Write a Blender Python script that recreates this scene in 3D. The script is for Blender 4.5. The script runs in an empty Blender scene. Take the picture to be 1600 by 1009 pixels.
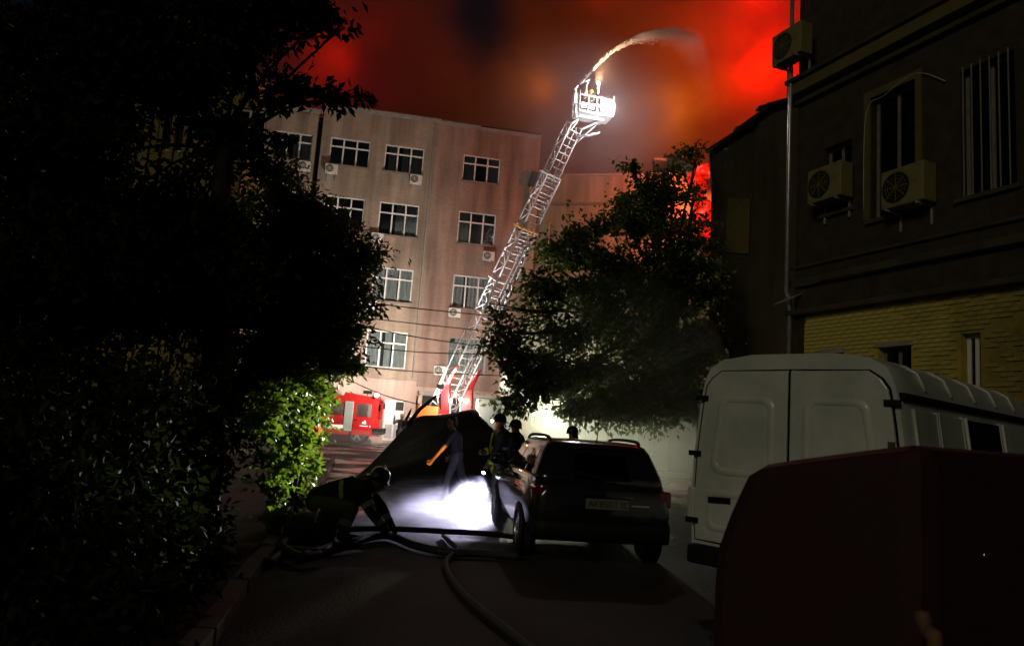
import bpy, bmesh, math, random
import numpy as np
from mathutils import Vector, Matrix
random.seed(7); rng = np.random.default_rng(7)
R = math.radians
scene = bpy.context.scene
C = scene.collection

# ------------------------------------------------------------------ camera
FPX, PITCH, ROLL, EYE = 1155.0, R(7.8), R(4.1), 1.6
_F = Vector((0, math.cos(PITCH), math.sin(PITCH)))
_U0 = Vector((0, -math.sin(PITCH), math.cos(PITCH)))
_R = Vector((1, 0, 0)) * math.cos(ROLL) + _U0 * math.sin(ROLL)
_U = Vector((1, 0, 0)) * -math.sin(ROLL) + _U0 * math.cos(ROLL)
cam_d = bpy.data.cameras.new('camera'); cam = bpy.data.objects.new('camera', cam_d); C.objects.link(cam)
cam.matrix_world = Matrix(((_R.x, _U.x, -_F.x, 0), (_R.y, _U.y, -_F.y, 0), (_R.z, _U.z, -_F.z, EYE), (0, 0, 0, 1)))
cam_d.sensor_width = 36; cam_d.lens = 36 * FPX / 1600; cam_d.clip_start = 0.05; cam_d.clip_end = 2000
cam_d.dof.use_dof = True; cam_d.dof.focus_distance = 16; cam_d.dof.aperture_fstop = 3.2
scene.camera = cam
def P(x, y, Y):                      # point on the sight line of photo pixel (x, y) at distance Y
    d = _F + _R * ((x - 800) / FPX) + _U * ((504.5 - y) / FPX)
    return Vector((0, 0, EYE)) + d * (Y / d.y)
def G(x, y, z=0.0):
    d = _F + _R * ((x - 800) / FPX) + _U * ((504.5 - y) / FPX)
    return Vector((0, 0, EYE)) + d * ((z - EYE) / d.z)

# ------------------------------------------------------------------ world, sun, exposure
world = bpy.data.worlds.new('World'); scene.world = world; world.use_nodes = True
wt = world.node_tree; bg = wt.nodes['Background']
sky = wt.nodes.new('ShaderNodeTexSky'); sky.sky_type = 'NISHITA'; sky.sun_disc = False
sky.sun_elevation = R(24); sky.sun_rotation = R(208)
wt.links.new(sky.outputs[0], bg.inputs[0]); bg.inputs[1].default_value = 0.0014
sun_d = bpy.data.lights.new('unseen_lamp_sun', 'SUN'); sun_d.energy = 0.26; sun_d.angle = R(14); sun_d.color = (1.0, 0.90, 0.60)  # weak warm sun standing in for an unseen lamp behind the viewer
sun = bpy.data.objects.new('unseen_lamp_sun', sun_d); C.objects.link(sun)
sun.rotation_euler = Vector((0.52, 0.78, -0.42)).to_track_quat('-Z', 'Y').to_euler()
vs = scene.view_settings; vs.view_transform = 'Standard'; vs.look = 'None'; vs.exposure = 0; vs.gamma = 1
cy = scene.cycles
cy.use_denoising = True; cy.max_bounces = 6; cy.diffuse_bounces = 2; cy.glossy_bounces = 3; cy.transmission_bounces = 4
cy.transparent_max_bounces = 16; cy.volume_bounces = 1; cy.volume_max_steps = 64; cy.volume_step_rate = 0.6
cy.sample_clamp_indirect = 4; cy.caustics_reflective = False; cy.caustics_refractive = False

def lamp(name, kind, loc, energy, color=(1, 1, 1), size=0.1, target=None, cone=60, blend=0.3):
    d = bpy.data.lights.new(name, kind); d.energy = energy; d.color = color; d.shadow_soft_size = size
    o = bpy.data.objects.new(name, d); C.objects.link(o); o.location = loc
    if kind == 'SPOT':
        d.spot_size = R(cone); d.spot_blend = blend
    if target is not None:
        o.rotation_euler = (Vector(target) - Vector(loc)).to_track_quat('-Z', 'Y').to_euler()
    return o

# ------------------------------------------------------------------ materials
MATS = {}
def mat(name, col, rough=0.6, metal=0.0, vary=0.0, scale=8.0, bump=0.0, bscale=None, spec=0.5, emit=None, estr=0, col2=None, stretch=None, coat=0.0, transl=0.0):
    m = bpy.data.materials.new(name); m.use_nodes = True; MATS[name] = m
    nt = m.node_tree; b = nt.nodes['Principled BSDF']
    b.inputs['Base Color'].default_value = (*col, 1); b.inputs['Roughness'].default_value = rough; b.inputs['Metallic'].default_value = metal
    b.inputs['Specular IOR Level'].default_value = spec
    if coat: b.inputs['Coat Weight'].default_value = coat; b.inputs['Coat Roughness'].default_value = 0.06
    if emit: b.inputs['Emission Color'].default_value = (*emit, 1); b.inputs['Emission Strength'].default_value = estr
    if vary or bump:
        tc = nt.nodes.new('ShaderNodeTexCoord'); mp = nt.nodes.new('ShaderNodeMapping'); nt.links.new(tc.outputs['Object'], mp.inputs[0])
        if stretch: mp.inputs['Scale'].default_value = stretch
        n = nt.nodes.new('ShaderNodeTexNoise'); n.inputs['Scale'].default_value = scale; n.inputs['Detail'].default_value = 6
        n.inputs['Roughness'].default_value = 0.62
        nt.links.new(mp.outputs[0], n.inputs['Vector'])
    if vary:
        mr = nt.nodes.new('ShaderNodeMapRange'); mr.inputs['From Min'].default_value = 0.3; mr.inputs['From Max'].default_value = 0.7
        nt.links.new(n.outputs['Fac'], mr.inputs['Value'])
        mx = nt.nodes.new('ShaderNodeMix'); mx.data_type = 'RGBA'
        c2 = col2 if col2 else tuple(c * (1 - vary) for c in col)
        c1 = col if col2 else tuple(min(1, c * (1 + 0.5 * vary)) for c in col)
        mx.inputs[6].default_value = (*c2, 1); mx.inputs[7].default_value = (*c1, 1)
        nt.links.new(mr.outputs[0], mx.inputs[0]); nt.links.new(mx.outputs[2], b.inputs['Base Color'])
        rr = nt.nodes.new('ShaderNodeMapRange'); rr.inputs['To Min'].default_value = max(0.02, rough - 0.12); rr.inputs['To Max'].default_value = min(1, rough + 0.12)
        nt.links.new(n.outputs['Fac'], rr.inputs['Value']); nt.links.new(rr.outputs[0], b.inputs['Roughness'])
    if bump:
        n2 = n
        if bscale:
            n2 = nt.nodes.new('ShaderNodeTexNoise'); n2.inputs['Scale'].default_value = bscale; n2.inputs['Detail'].default_value = 5
            nt.links.new(mp.outputs[0], n2.inputs['Vector'])
        bp = nt.nodes.new('ShaderNodeBump'); bp.inputs['Strength'].default_value = bump; bp.inputs['Distance'].default_value = 0.02
        nt.links.new(n2.outputs['Fac'], bp.inputs['Height']); nt.links.new(bp.outputs[0], b.inputs['Normal'])
    if transl:
        out = nt.nodes['Material Output']; tr = nt.nodes.new('ShaderNodeBsdfTranslucent'); tr.inputs[0].default_value = (col[0] * 1.3, col[1] * 1.5, col[2], 1)
        ms = nt.nodes.new('ShaderNodeMixShader'); ms.inputs[0].default_value = transl
        nt.links.new(b.outputs[0], ms.inputs[1]); nt.links.new(tr.outputs[0], ms.inputs[2]); nt.links.new(ms.outputs[0], out.inputs[0])
    return m
def glass_mat(name, tint=(0.85, 0.9, 0.92), refl=0.12):
    m = bpy.data.materials.new(name); m.use_nodes = True; nt = m.node_tree; nt.nodes.remove(nt.nodes['Principled BSDF']); out = nt.nodes['Material Output']
    t = nt.nodes.new('ShaderNodeBsdfTransparent'); t.inputs[0].default_value = (*tint, 1)
    g = nt.nodes.new('ShaderNodeBsdfGlossy'); g.inputs['Roughness'].default_value = 0.04
    lw = nt.nodes.new('ShaderNodeLayerWeight'); lw.inputs[0].default_value = 0.25
    ad = nt.nodes.new('ShaderNodeMath'); ad.operation = 'ADD'; ad.use_clamp = True; ad.inputs[1].default_value = refl
    nt.links.new(lw.outputs['Fresnel'], ad.inputs[0])
    ms = nt.nodes.new('ShaderNodeMixShader'); nt.links.new(ad.outputs[0], ms.inputs[0]); nt.links.new(t.outputs[0], ms.inputs[1]); nt.links.new(g.outputs[0], ms.inputs[2])
    nt.links.new(ms.outputs[0], out.inputs[0]); MATS[name] = m; return m
def emit_mat(name, col, s):
    m = bpy.data.materials.new(name); m.use_nodes = True; nt = m.node_tree; nt.nodes.remove(nt.nodes['Principled BSDF'])
    e = nt.nodes.new('ShaderNodeEmission'); e.inputs[0].default_value = (*col, 1); e.inputs[1].default_value = s
    nt.links.new(e.outputs[0], nt.nodes['Material Output'].inputs[0]); MATS[name] = m; return m
def plaster_mat(name, ca, cb, bricks=True):
    # rendered brick: courses as faint relief, broad stains and streaks of its own
    m = mat(name, ca, 0.85, vary=0.3, scale=0.55, bump=0.25, bscale=14, col2=cb)
    nt = m.node_tree; b = nt.nodes['Principled BSDF']; tc = nt.nodes.new('ShaderNodeTexCoord')
    mp = nt.nodes.new('ShaderNodeMapping'); mp.inputs['Scale'].default_value = (1.1, 1.1, 0.12); nt.links.new(tc.outputs['Object'], mp.inputs[0])
    n = nt.nodes.new('ShaderNodeTexNoise'); n.inputs['Scale'].default_value = 1.1; n.inputs['Detail'].default_value = 7; nt.links.new(mp.outputs[0], n.inputs[0])
    mr = nt.nodes.new('ShaderNodeMapRange'); mr.inputs['From Min'].default_value = 0.35; mr.inputs['From Max'].default_value = 0.6
    mr.inputs['To Min'].default_value = 0.52; mr.inputs['To Max'].default_value = 1.0; nt.links.new(n.outputs['Fac'], mr.inputs[0])
    old = b.inputs['Base Color'].links[0].from_socket
    vm = nt.nodes.new('ShaderNodeVectorMath'); vm.operation = 'SCALE'; nt.links.new(old, vm.inputs[0]); nt.links.new(mr.outputs[0], vm.inputs['Scale'])
    last = vm.outputs[0]
    if bricks:
        sx = nt.nodes.new('ShaderNodeSeparateXYZ'); nt.links.new(tc.outputs['Object'], sx.inputs[0])
        ad = nt.nodes.new('ShaderNodeMath'); ad.operation = 'ADD'; nt.links.new(sx.outputs[0], ad.inputs[0]); nt.links.new(sx.outputs[1], ad.inputs[1])
        cb_ = nt.nodes.new('ShaderNodeCombineXYZ'); nt.links.new(ad.outputs[0], cb_.inputs[0]); nt.links.new(sx.outputs[2], cb_.inputs[1])
        br = nt.nodes.new('ShaderNodeTexBrick'); br.inputs['Scale'].default_value = 1.0
        br.inputs['Brick Width'].default_value = 0.26; br.inputs['Row Height'].default_value = 0.085; br.inputs['Mortar Size'].default_value = 0.012
        br.inputs['Color1'].default_value = (1, 1, 1, 1); br.inputs['Color2'].default_value = (0.84, 0.84, 0.84, 1); br.inputs['Mortar'].default_value = (0.80, 0.80, 0.80, 1)
        nt.links.new(cb_.outputs[0], br.inputs['Vector'])
        v2 = nt.nodes.new('ShaderNodeVectorMath'); v2.operation = 'MULTIPLY'; nt.links.new(last, v2.inputs[0]); nt.links.new(br.outputs['Color'], v2.inputs[1]); last = v2.outputs[0]
    nt.links.new(last, b.inputs['Base Color']); return m
def volume_mat(name, col, dens, aniso=0.2):
    m = bpy.data.materials.new(name); m.use_nodes = True; nt = m.node_tree; nt.nodes.remove(nt.nodes['Principled BSDF'])
    v = nt.nodes.new('ShaderNodeVolumePrincipled'); v.inputs['Color'].default_value = (*col, 1); v.inputs['Density'].default_value = dens; v.inputs['Anisotropy'].default_value = aniso
    nt.links.new(v.outputs[0], nt.nodes['Material Output'].inputs['Volume']); MATS[name] = m; return m, v

mat('asphalt', (0.030, 0.029, 0.027), 0.55, spec=.25, vary=0.45, scale=0.9, bump=0.5, bscale=30)
def wet(m):
    nt = m.node_tree; b = nt.nodes['Principled BSDF']; g = nt.nodes.new('ShaderNodeNewGeometry'); n = nt.nodes.new('ShaderNodeTexNoise'); n.inputs['Scale'].default_value = .45; n.inputs['Detail'].default_value = 6; nt.links.new(g.outputs['Position'], n.inputs[0])
    sp = nt.nodes.new('ShaderNodeSeparateXYZ'); nt.links.new(g.outputs['Position'], sp.inputs[0]); y = nt.nodes.new('ShaderNodeMapRange'); y.inputs['From Min'].default_value = 7; y.inputs['From Max'].default_value = 13; y.inputs['To Min'].default_value = -.25; y.inputs['To Max'].default_value = .05; nt.links.new(sp.outputs[1], y.inputs[0])
    a = nt.nodes.new('ShaderNodeMath'); a.operation = 'ADD'; nt.links.new(n.outputs['Fac'], a.inputs[0]); nt.links.new(y.outputs[0], a.inputs[1])
    r_ = nt.nodes.new('ShaderNodeMapRange'); r_.inputs['From Min'].default_value = .46; r_.inputs['From Max'].default_value = .60; r_.inputs['To Min'].default_value = .72; r_.inputs['To Max'].default_value = .14; nt.links.new(a.outputs[0], r_.inputs[0]); nt.links.new(r_.outputs[0], b.inputs['Roughness'])
wet(MATS['asphalt'])
mat('soil', (0.035, 0.028, 0.02), 0.95, vary=0.4, scale=3, bump=0.6)
mat('kerb', (0.15, 0.14, 0.12), 0.85, vary=0.35, scale=6, bump=0.4)
mat('concrete', (0.36, 0.34, 0.31), 0.85, vary=0.25, scale=2, bump=0.3)
plaster_mat('beige_brick', (0.50, 0.40, 0.31), (0.38, 0.29, 0.22))
plaster_mat('pink_brick', (0.47, 0.32, 0.27), (0.37, 0.25, 0.20))
plaster_mat('base_plaster', (0.60, 0.44, 0.38), (0.52, 0.37, 0.31), bricks=False)
plaster_mat('annex_plaster', (0.46, 0.38, 0.27), (0.37, 0.29, 0.20), bricks=False)
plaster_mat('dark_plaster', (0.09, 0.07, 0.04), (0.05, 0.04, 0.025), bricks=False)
plaster_mat('yellow_plaster', (0.44, 0.34, 0.10), (0.30, 0.22, 0.06), bricks=False)
mat('mid_plaster', (0.12, 0.10, 0.03), 0.9, vary=.3, scale=2)
mat('yellow_brick', (0.62, 0.53, 0.13), 0.85, vary=0.35, scale=5, bump=0.4)
mat('mortar', (0.60, 0.46, 0.06), 0.95, vary=0.3, scale=10)
mat('old_brick', (0.045, 0.033, 0.018), 0.9, vary=0.5, scale=3, bump=0.5)
mat('white_frame', (0.80, 0.80, 0.78), 0.45, vary=0.12, scale=3)
mat('grey_frame', (0.30, 0.29, 0.28), 0.6, vary=0.2, scale=3)
mat('room_dark', (0.05, 0.045, 0.04), 0.9)
mat('curtain', (0.68, 0.66, 0.62), 0.9, vary=0.25, scale=2, stretch=(6, 6, 0.4), transl=0.3)
mat('sill_metal', (0.22, 0.20, 0.18), 0.6, vary=0.3, scale=5)
mat('ac_white', (0.72, 0.71, 0.66), 0.5, vary=0.15, scale=5)
mat('ac_yellowed', (0.22, 0.19, 0.07), 0.6, vary=0.3, scale=4)
mat('dark_grille', (0.03, 0.03, 0.03), 0.6)
mat('soot', (0.02, 0.02, 0.02), 0.95)
mat('roof_rust', (0.18, 0.07, 0.04), 0.7, vary=0.4, scale=2)
mat('cable', (0.01, 0.01, 0.01), 0.5)
mat('pipe', (0.42, 0.38, 0.30), 0.5, vary=0.25, scale=4)
mat('zinc', (0.55, 0.55, 0.56), 0.35, 0.7, vary=0.3, scale=6)
mat('engine_red', (0.32, 0.012, 0.012), 0.3, vary=0.12, scale=1.5, coat=0.5)
mat('engine_orange', (0.75, 0.16, 0.03), 0.4)
mat('truck_white', (0.78, 0.78, 0.78), 0.35, vary=0.1, scale=2)
mat('box_grey', (0.22, 0.25, 0.23), 0.5, vary=0.2, scale=1.5)
mat('ladder_metal', (0.78, 0.77, 0.76), 0.42, 0.15, vary=0.15, scale=6)
mat('ladder_orange', (0.75, 0.33, 0.08), 0.5)
mat('rubber', (0.018, 0.018, 0.018), 0.75, vary=0.3, scale=10)
mat('rim', (0.45, 0.45, 0.46), 0.3, 0.8)
mat('black_paint', (0.010, 0.010, 0.011), 0.18, vary=0.1, scale=2, coat=1.0)
mat('black_plastic', (0.007, 0.007, 0.007), 0.6, spec=.2)
mat('chrome', (0.6, 0.6, 0.6), 0.15, 1.0)
mat('tail_red', (0.16, 0.006, 0.006), 0.15, coat=1)
mat('plate_white', (0.17, 0.165, 0.14), 0.5, vary=0.3, scale=14)
mat('plate_ink', (0.02, 0.02, 0.02), 0.6)
mat('van_white', (0.58, 0.61, 0.57), 0.4, vary=0.28, scale=1.6, coat=0.2)
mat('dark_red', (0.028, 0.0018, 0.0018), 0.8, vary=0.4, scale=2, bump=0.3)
mat('near_black', (0.003, 0.003, 0.003), 0.9, spec=.1)
mat('tarp', (0.012, 0.011, 0.012), 0.5, vary=0.3, scale=3, bump=0.5)
mat('purple_panel', (0.06, 0.05, 0.10), 0.6, vary=0.3, scale=3)
mat('suit', (0.035, 0.033, 0.030), 0.85, vary=0.35, scale=10, bump=0.5, bscale=14)
mat('suit_tan', (0.22, 0.20, 0.10), 0.85, vary=0.3, scale=9, bump=0.4, bscale=14)
mat('stripe', (0.72, 0.72, 0.66), 0.4)
mat('hi_vis', (0.55, 0.60, 0.02), 0.55)
mat('skin', (0.50, 0.30, 0.20), 0.55)
mat('boot', (0.02, 0.02, 0.02), 0.5)
mat('helmet_dark', (0.02, 0.02, 0.022), 0.3, coat=0.5)
mat('helmet_yellow', (0.75, 0.58, 0.05), 0.35)
mat('shirt_dark', (0.07, 0.07, 0.085), 0.9, vary=0.3, scale=10, bump=0.3)
mat('denim', (0.20, 0.22, 0.28), 0.9, vary=0.3, scale=12, bump=0.4)
mat('hair', (0.02, 0.015, 0.012), 0.7)
mat('eye', (0.02, 0.02, 0.02), 0.1)
mat('hose', (0.035, 0.030, 0.04), 0.65, vary=0.3, scale=12, bump=0.2)
mat('hose_pale', (0.06, 0.057, 0.05), 0.7, vary=0.4, scale=8)
mat('bark', (0.06, 0.045, 0.03), 0.95, vary=0.5, scale=6, bump=0.9, stretch=(3, 3, 0.6))
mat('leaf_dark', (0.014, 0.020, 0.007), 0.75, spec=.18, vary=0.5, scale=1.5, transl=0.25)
mat('leaf_olive', (0.055, 0.068, 0.018), 0.6, spec=.35, vary=0.45, scale=1.1, transl=0.45)
mat('leaf_green', (0.105, 0.150, 0.016), 0.38, vary=0.4, scale=3, transl=0.45)
mat('petal', (0.70, 0.20, 0.10), 0.6, transl=0.3)
mat('tan_rubber', (0.16, 0.08, 0.035), 0.7)
mat('fence_paint', (0.60, 0.60, 0.58), 0.6, vary=0.2, scale=2)
mat('fence_purple', (0.27, 0.24, 0.31), 0.7, vary=0.25, scale=2)
mat('door_grey', (0.45, 0.43, 0.44), 0.6, vary=0.2, scale=2)
glass_mat('glass'); glass_mat('car_glass', (0.10, 0.11, 0.10), 0.06)
emit_mat('lamp_white', (1, 0.97, 1.0), 60); emit_mat('lamp_warm', (1, 0.62, 0.25), 40); emit_mat('lamp_blue', (0.2, 0.3, 1.0), 12)
emit_mat('flood_white', (1, 0.97, 0.98), 9)
emit_mat('torch_white', (0.9, 0.92, 1), 60)
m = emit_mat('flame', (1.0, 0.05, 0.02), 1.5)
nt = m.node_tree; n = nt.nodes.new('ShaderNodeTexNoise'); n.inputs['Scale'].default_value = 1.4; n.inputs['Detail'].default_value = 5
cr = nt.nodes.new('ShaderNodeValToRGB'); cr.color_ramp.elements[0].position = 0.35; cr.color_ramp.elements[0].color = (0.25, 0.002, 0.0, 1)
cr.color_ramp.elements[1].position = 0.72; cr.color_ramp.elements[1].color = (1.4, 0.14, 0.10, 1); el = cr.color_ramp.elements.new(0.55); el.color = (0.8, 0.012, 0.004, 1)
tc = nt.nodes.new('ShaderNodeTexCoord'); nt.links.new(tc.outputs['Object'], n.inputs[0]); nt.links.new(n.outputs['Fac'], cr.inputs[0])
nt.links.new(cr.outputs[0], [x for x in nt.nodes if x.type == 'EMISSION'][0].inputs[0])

# ------------------------------------------------------------------ mesh builder
def V3(*a): return Vector(a)
class MB:
    def __init__(s): s.v = []; s.f = []; s.m = []
    def add(s, vs, fs, mi=0):
        o = len(s.v); s.v += [tuple(v) for v in vs]; s.f += [tuple(i + o for i in f) for f in fs]; s.m += [mi] * len(fs); return s
    def box(s, c, d, rot=None, mi=0):
        c = Vector(c); h = Vector(d) / 2
        vs = [Vector((x * h.x, y * h.y, z * h.z)) for x in (-1, 1) for y in (-1, 1) for z in (-1, 1)]
        if rot is not None: vs = [rot @ v for v in vs]
        return s.add([v + c for v in vs], [(0, 1, 3, 2), (4, 6, 7, 5), (0, 4, 5, 1), (2, 3, 7, 6), (0, 2, 6, 4), (1, 5, 7, 3)], mi)
    def b2(s, lo, hi, mi=0):
        lo = Vector(lo); hi = Vector(hi); return s.box((lo + hi) / 2, hi - lo, None, mi)
    def tube(s, pts, r, n=8, mi=0, cap=True, flat=1.0):
        pts = [Vector(p) for p in pts]; k = len(pts); rs = r if isinstance(r, (list, tuple)) else [r] * k
        rings = []; up = None
        for i, p in enumerate(pts):
            d = (pts[min(i + 1, k - 1)] - pts[max(i - 1, 0)])
            d = d.normalized() if d.length > 1e-9 else Vector((0, 0, 1))
            if up is None: up = Vector((0, 0, 1)) if abs(d.z) < 0.95 else Vector((0, 1, 0))
            a = d.cross(up); a = a.normalized() if a.length > 1e-6 else Vector((1, 0, 0)); b = a.cross(d).normalized(); up = b
            rings.append([p + (a * math.cos(t) + b * math.sin(t) * flat) * rs[i] for t in [2 * math.pi * j / n for j in range(n)]])
        return s.loft(rings, mi, cap)
    def loft(s, rings, mi=0, cap=True, closed=True):
        n = len(rings[0]); vs = [v for r in rings for v in r]; fs = []
        for i in range(len(rings) - 1):
            for j in range(n if closed else n - 1):
                a = i * n + j; b = i * n + (j + 1) % n; fs.append((a, b, b + n, a + n))
        if cap: fs.append(tuple(reversed(range(n)))); fs.append(tuple(range((len(rings) - 1) * n, len(rings) * n)))
        return s.add(vs, fs, mi)
    def lathe(s, prof, o=(0, 0, 0), axis=(0, 0, 1), n=16, mi=0, cap=True):
        o = Vector(o); q = Vector((0, 0, 1)).rotation_difference(Vector(axis)); 
        return s.loft([[o + q @ Vector((r * math.cos(t), r * math.sin(t), z)) for t in [2 * math.pi * j / n for j in range(n)]] for r, z in prof], mi, cap)
    def prism(s, poly, ex, mi=0):        # poly: 3-D points of a face, ex: extrusion vector
        p = [Vector(q) for q in poly]; ex = Vector(ex); k = len(p)
        return s.add(p + [q + ex for q in p], [tuple(reversed(range(k))), tuple(range(k, 2 * k))] + [(i, (i + 1) % k, (i + 1) % k + k, i + k) for i in range(k)], mi)
    def ball(s, c, r, n=12, mi=0):
        c = Vector(c); r = Vector(r) if hasattr(r, '__len__') else Vector((r, r, r)); rings = []
        for i in range(n // 2 + 1):
            a = -math.pi / 2 + math.pi * (i + 0.02) / (n / 2 + 0.04)
            rings.append([c + Vector((r.x * math.cos(a) * math.cos(t), r.y * math.cos(a) * math.sin(t), r.z * math.sin(a))) for t in [2 * math.pi * j / n for j in range(n)]])
        return s.loft(rings, mi)
    def mesh(s, name, mats, smooth=False):
        me = bpy.data.meshes.new(name); me.from_pydata(s.v, [], s.f)
        for mm in (mats if isinstance(mats, (list, tuple)) else [mats]): me.materials.append(MATS[mm])
        if s.m: me.polygons.foreach_set('material_index', s.m)
        if smooth: me.polygons.foreach_set('use_smooth', [True] * len(me.polygons))
        bm = bmesh.new(); bm.from_mesh(me); bmesh.ops.recalc_face_normals(bm, faces=bm.faces); bm.to_mesh(me); bm.free()
        me.update(); return me
def tagp(o, label=None, cat=None, group=None, kind=None):
    for k, v in (('label', label), ('category', cat), ('group', group), ('kind', kind)):
        if v: o[k] = v
    return o
def link(name, me, parent=None, loc=None, rot=None):
    o = bpy.data.objects.new(name, me); C.objects.link(o); o.parent = parent
    if loc is not None: o.location = loc
    if rot is not None: o.rotation_euler = rot
    return o
def obj(name, mb, mats, parent=None, smooth=False, bev=0.0, loc=None, rot=None):
    o = link(name, mb.mesh(name, mats, smooth), parent, loc, rot)
    if bev:
        b = o.modifiers.new('bevel', 'BEVEL'); b.width = bev; b.segments = 2; b.limit_method = 'ANGLE'; b.angle_limit = R(40)
    return o
def thing(name, label, cat, loc=(0, 0, 0), rotz=0.0, group=None):
    o = bpy.data.objects.new(name, None); C.objects.link(o); o.empty_display_size = 0.2
    o.location = loc; o.rotation_euler = (0, 0, rotz); return tagp(o, label, cat, group)
def copy_tree(o, parent=None):
    c = o.copy(); C.objects.link(c); c.parent = parent
    for ch in [x for x in bpy.data.objects if x.parent == o]: copy_tree(ch, c)
    return c
def local(t, p):                    # world point in the frame of a thing (Empty turned about Z)
    return Matrix.Rotation(-t.rotation_euler.z, 3, 'Z') @ (Vector(p) - Vector(t.location))
def tree_children(o): return [x for x in bpy.data.objects if x.parent == o]
def smooth_pts(pts, n=8):           # Catmull-Rom
    pts = [Vector(p) for p in pts]; out = []
    for i in range(len(pts) - 1):
        a, b, c, d = pts[max(i - 1, 0)], pts[i], pts[i + 1], pts[min(i + 2, len(pts) - 1)]
        for k in range(n):
            t = k / n; out.append(0.5 * ((2 * b) + (c - a) * t + (2 * a - 5 * b + 4 * c - d) * t * t + (3 * b - a - 3 * c + d) * t ** 3))
    return out + [pts[-1]]
def text_mesh(name, body, size, m, depth=0.002):
    cu = bpy.data.curves.new(name, 'FONT'); cu.body = body; cu.size = size; cu.extrude = depth; cu.align_x = 'CENTER'; cu.align_y = 'CENTER'
    o = bpy.data.objects.new(name, cu); C.objects.link(o); dg = bpy.context.evaluated_depsgraph_get()
    me = bpy.data.meshes.new_from_object(o.evaluated_get(dg)); bpy.data.objects.remove(o); me.materials.clear(); me.materials.append(MATS[m]); return me
def wall_grid(mb, x0, x1, z0, z1, holes, y=0.0, depth=0.22, mi=0):
    xs = sorted({x0, x1, *[h[0] for h in holes], *[h[1] for h in holes]}); zs = sorted({z0, z1, *[h[2] for h in holes], *[h[3] for h in holes]})
    xs = [x for x in xs if x0 <= x <= x1]; zs = [z for z in zs if z0 <= z <= z1]
    for i in range(len(xs) - 1):
        for j in range(len(zs) - 1):
            cx, cz = (xs[i] + xs[i + 1]) / 2, (zs[j] + zs[j + 1]) / 2
            if any(h[0] < cx < h[1] and h[2] < cz < h[3] for h in holes): continue
            mb.add([(xs[i], y, zs[j]), (xs[i + 1], y, zs[j]), (xs[i + 1], y, zs[j + 1]), (xs[i], y, zs[j + 1])], [(0, 1, 2, 3)], mi)
    for a, b, c, d in holes:
        for q in ([(a, c), (a, d)], [(b, d), (b, c)], [(a, d), (b, d)], [(b, c), (a, c)]):
            (p, r), (s_, t) = q; mb.add([(p, y, r), (s_, y, t), (s_, y + depth, t), (p, y + depth, r)], [(0, 1, 2, 3)], mi)

# ------------------------------------------------------------------ ground
mb = MB(); mb.add([(-300, -60, 0), (300, -60, 0), (300, 500, 0), (-300, 500, 0)], [(0, 1, 2, 3)])
tagp(obj('ground', mb, 'asphalt'), kind='structure')
KP = [G(316, 1009), G(345, 965), G(372, 925), G(400, 888), G(430, 850), G(470, 795), G(500, 755), G(520, 722)]
KP = [Vector((-1.45, 2.2, 0)), Vector((-1.62, 3.6, 0))] + KP
mb = MB(); mb.add([(p.x - 0.02, p.y, 0.07) for p in KP] + [(p.x - 14, p.y, 0.12) for p in KP], [(i, i + 1, i + 1 + len(KP), i + len(KP)) for i in range(len(KP) - 1)])
tagp(obj('verge', mb, 'soil'), kind='structure')
kerb = bpy.data.objects.new('kerb', None); C.objects.link(kerb); tagp(kerb, kind='structure')
for i in range(len(KP) - 1):
    a, b = KP[i], KP[i + 1]; L = (b - a).length; k = max(1, round(L / 0.9))
    for j in range(k):
        p = a + (b - a) * ((j + 0.5) / k); q = MB(); q.box((0, 0, 0.05), (0.15, L / k - 0.012, 0.14 + random.uniform(-0.01, 0.01)))
        obj('kerb_stone', q, 'kerb', kerb, bev=0.012, loc=p + Vector((random.uniform(-0.015, 0.015), 0, 0)), rot=(0, 0, math.atan2(-(b - a).x, (b - a).y) + random.uniform(-0.02, 0.02)))

# ------------------------------------------------------------------ main building
MBLD = thing('brick_building', 'five-storey beige brick block with rows of white three-part windows behind the ladder', 'building', P(600, 640, 44).to_3d() * Vector((1, 1, 0)) if False else (P(600, 640, 44).x, 44, 0), R(10))
COLS = [(-8.0, -5.75), (-4.7, -2.3), (-1.4, 1.0), (3.45, 5.8)]
ROWS = [(4.4, 6.6), (8.4, 10.45), (12.45, 14.5), (16.45, 18.15)]
holes = [(a, b, c, d) for (a, b) in COLS for (c, d) in ROWS]
lower = [h for h in holes]
mb = MB(); wall_grid(mb, -5.1, 1.75, 3.75, 20.05, [h for h in holes if -5 < h[0] < 1.5]); obj('wall', mb, 'beige_brick', MBLD)
mb = MB(); wall_grid(mb, 1.75, 8.3, 3.45, 19.95, [h for h in holes if h[0] > 2], y=-0.06); mb.b2((1.75, -0.06, 3.45), (1.7501, 0.0, 20.05)); obj('wall', mb, 'pink_brick', MBLD)
mb = MB(); wall_grid(mb, -26, -5.55, 0, 19.6, [h for h in holes if h[0] < -5.5], y=0.12); obj('wall', mb, 'beige_brick', MBLD)
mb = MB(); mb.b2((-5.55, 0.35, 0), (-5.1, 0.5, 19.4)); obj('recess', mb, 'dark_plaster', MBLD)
mb = MB(); mb.b2((-5.25, 0.02, 0), (-5.1, 0.34, 20.05)); obj('pilaster', mb, 'beige_brick', MBLD)
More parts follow.
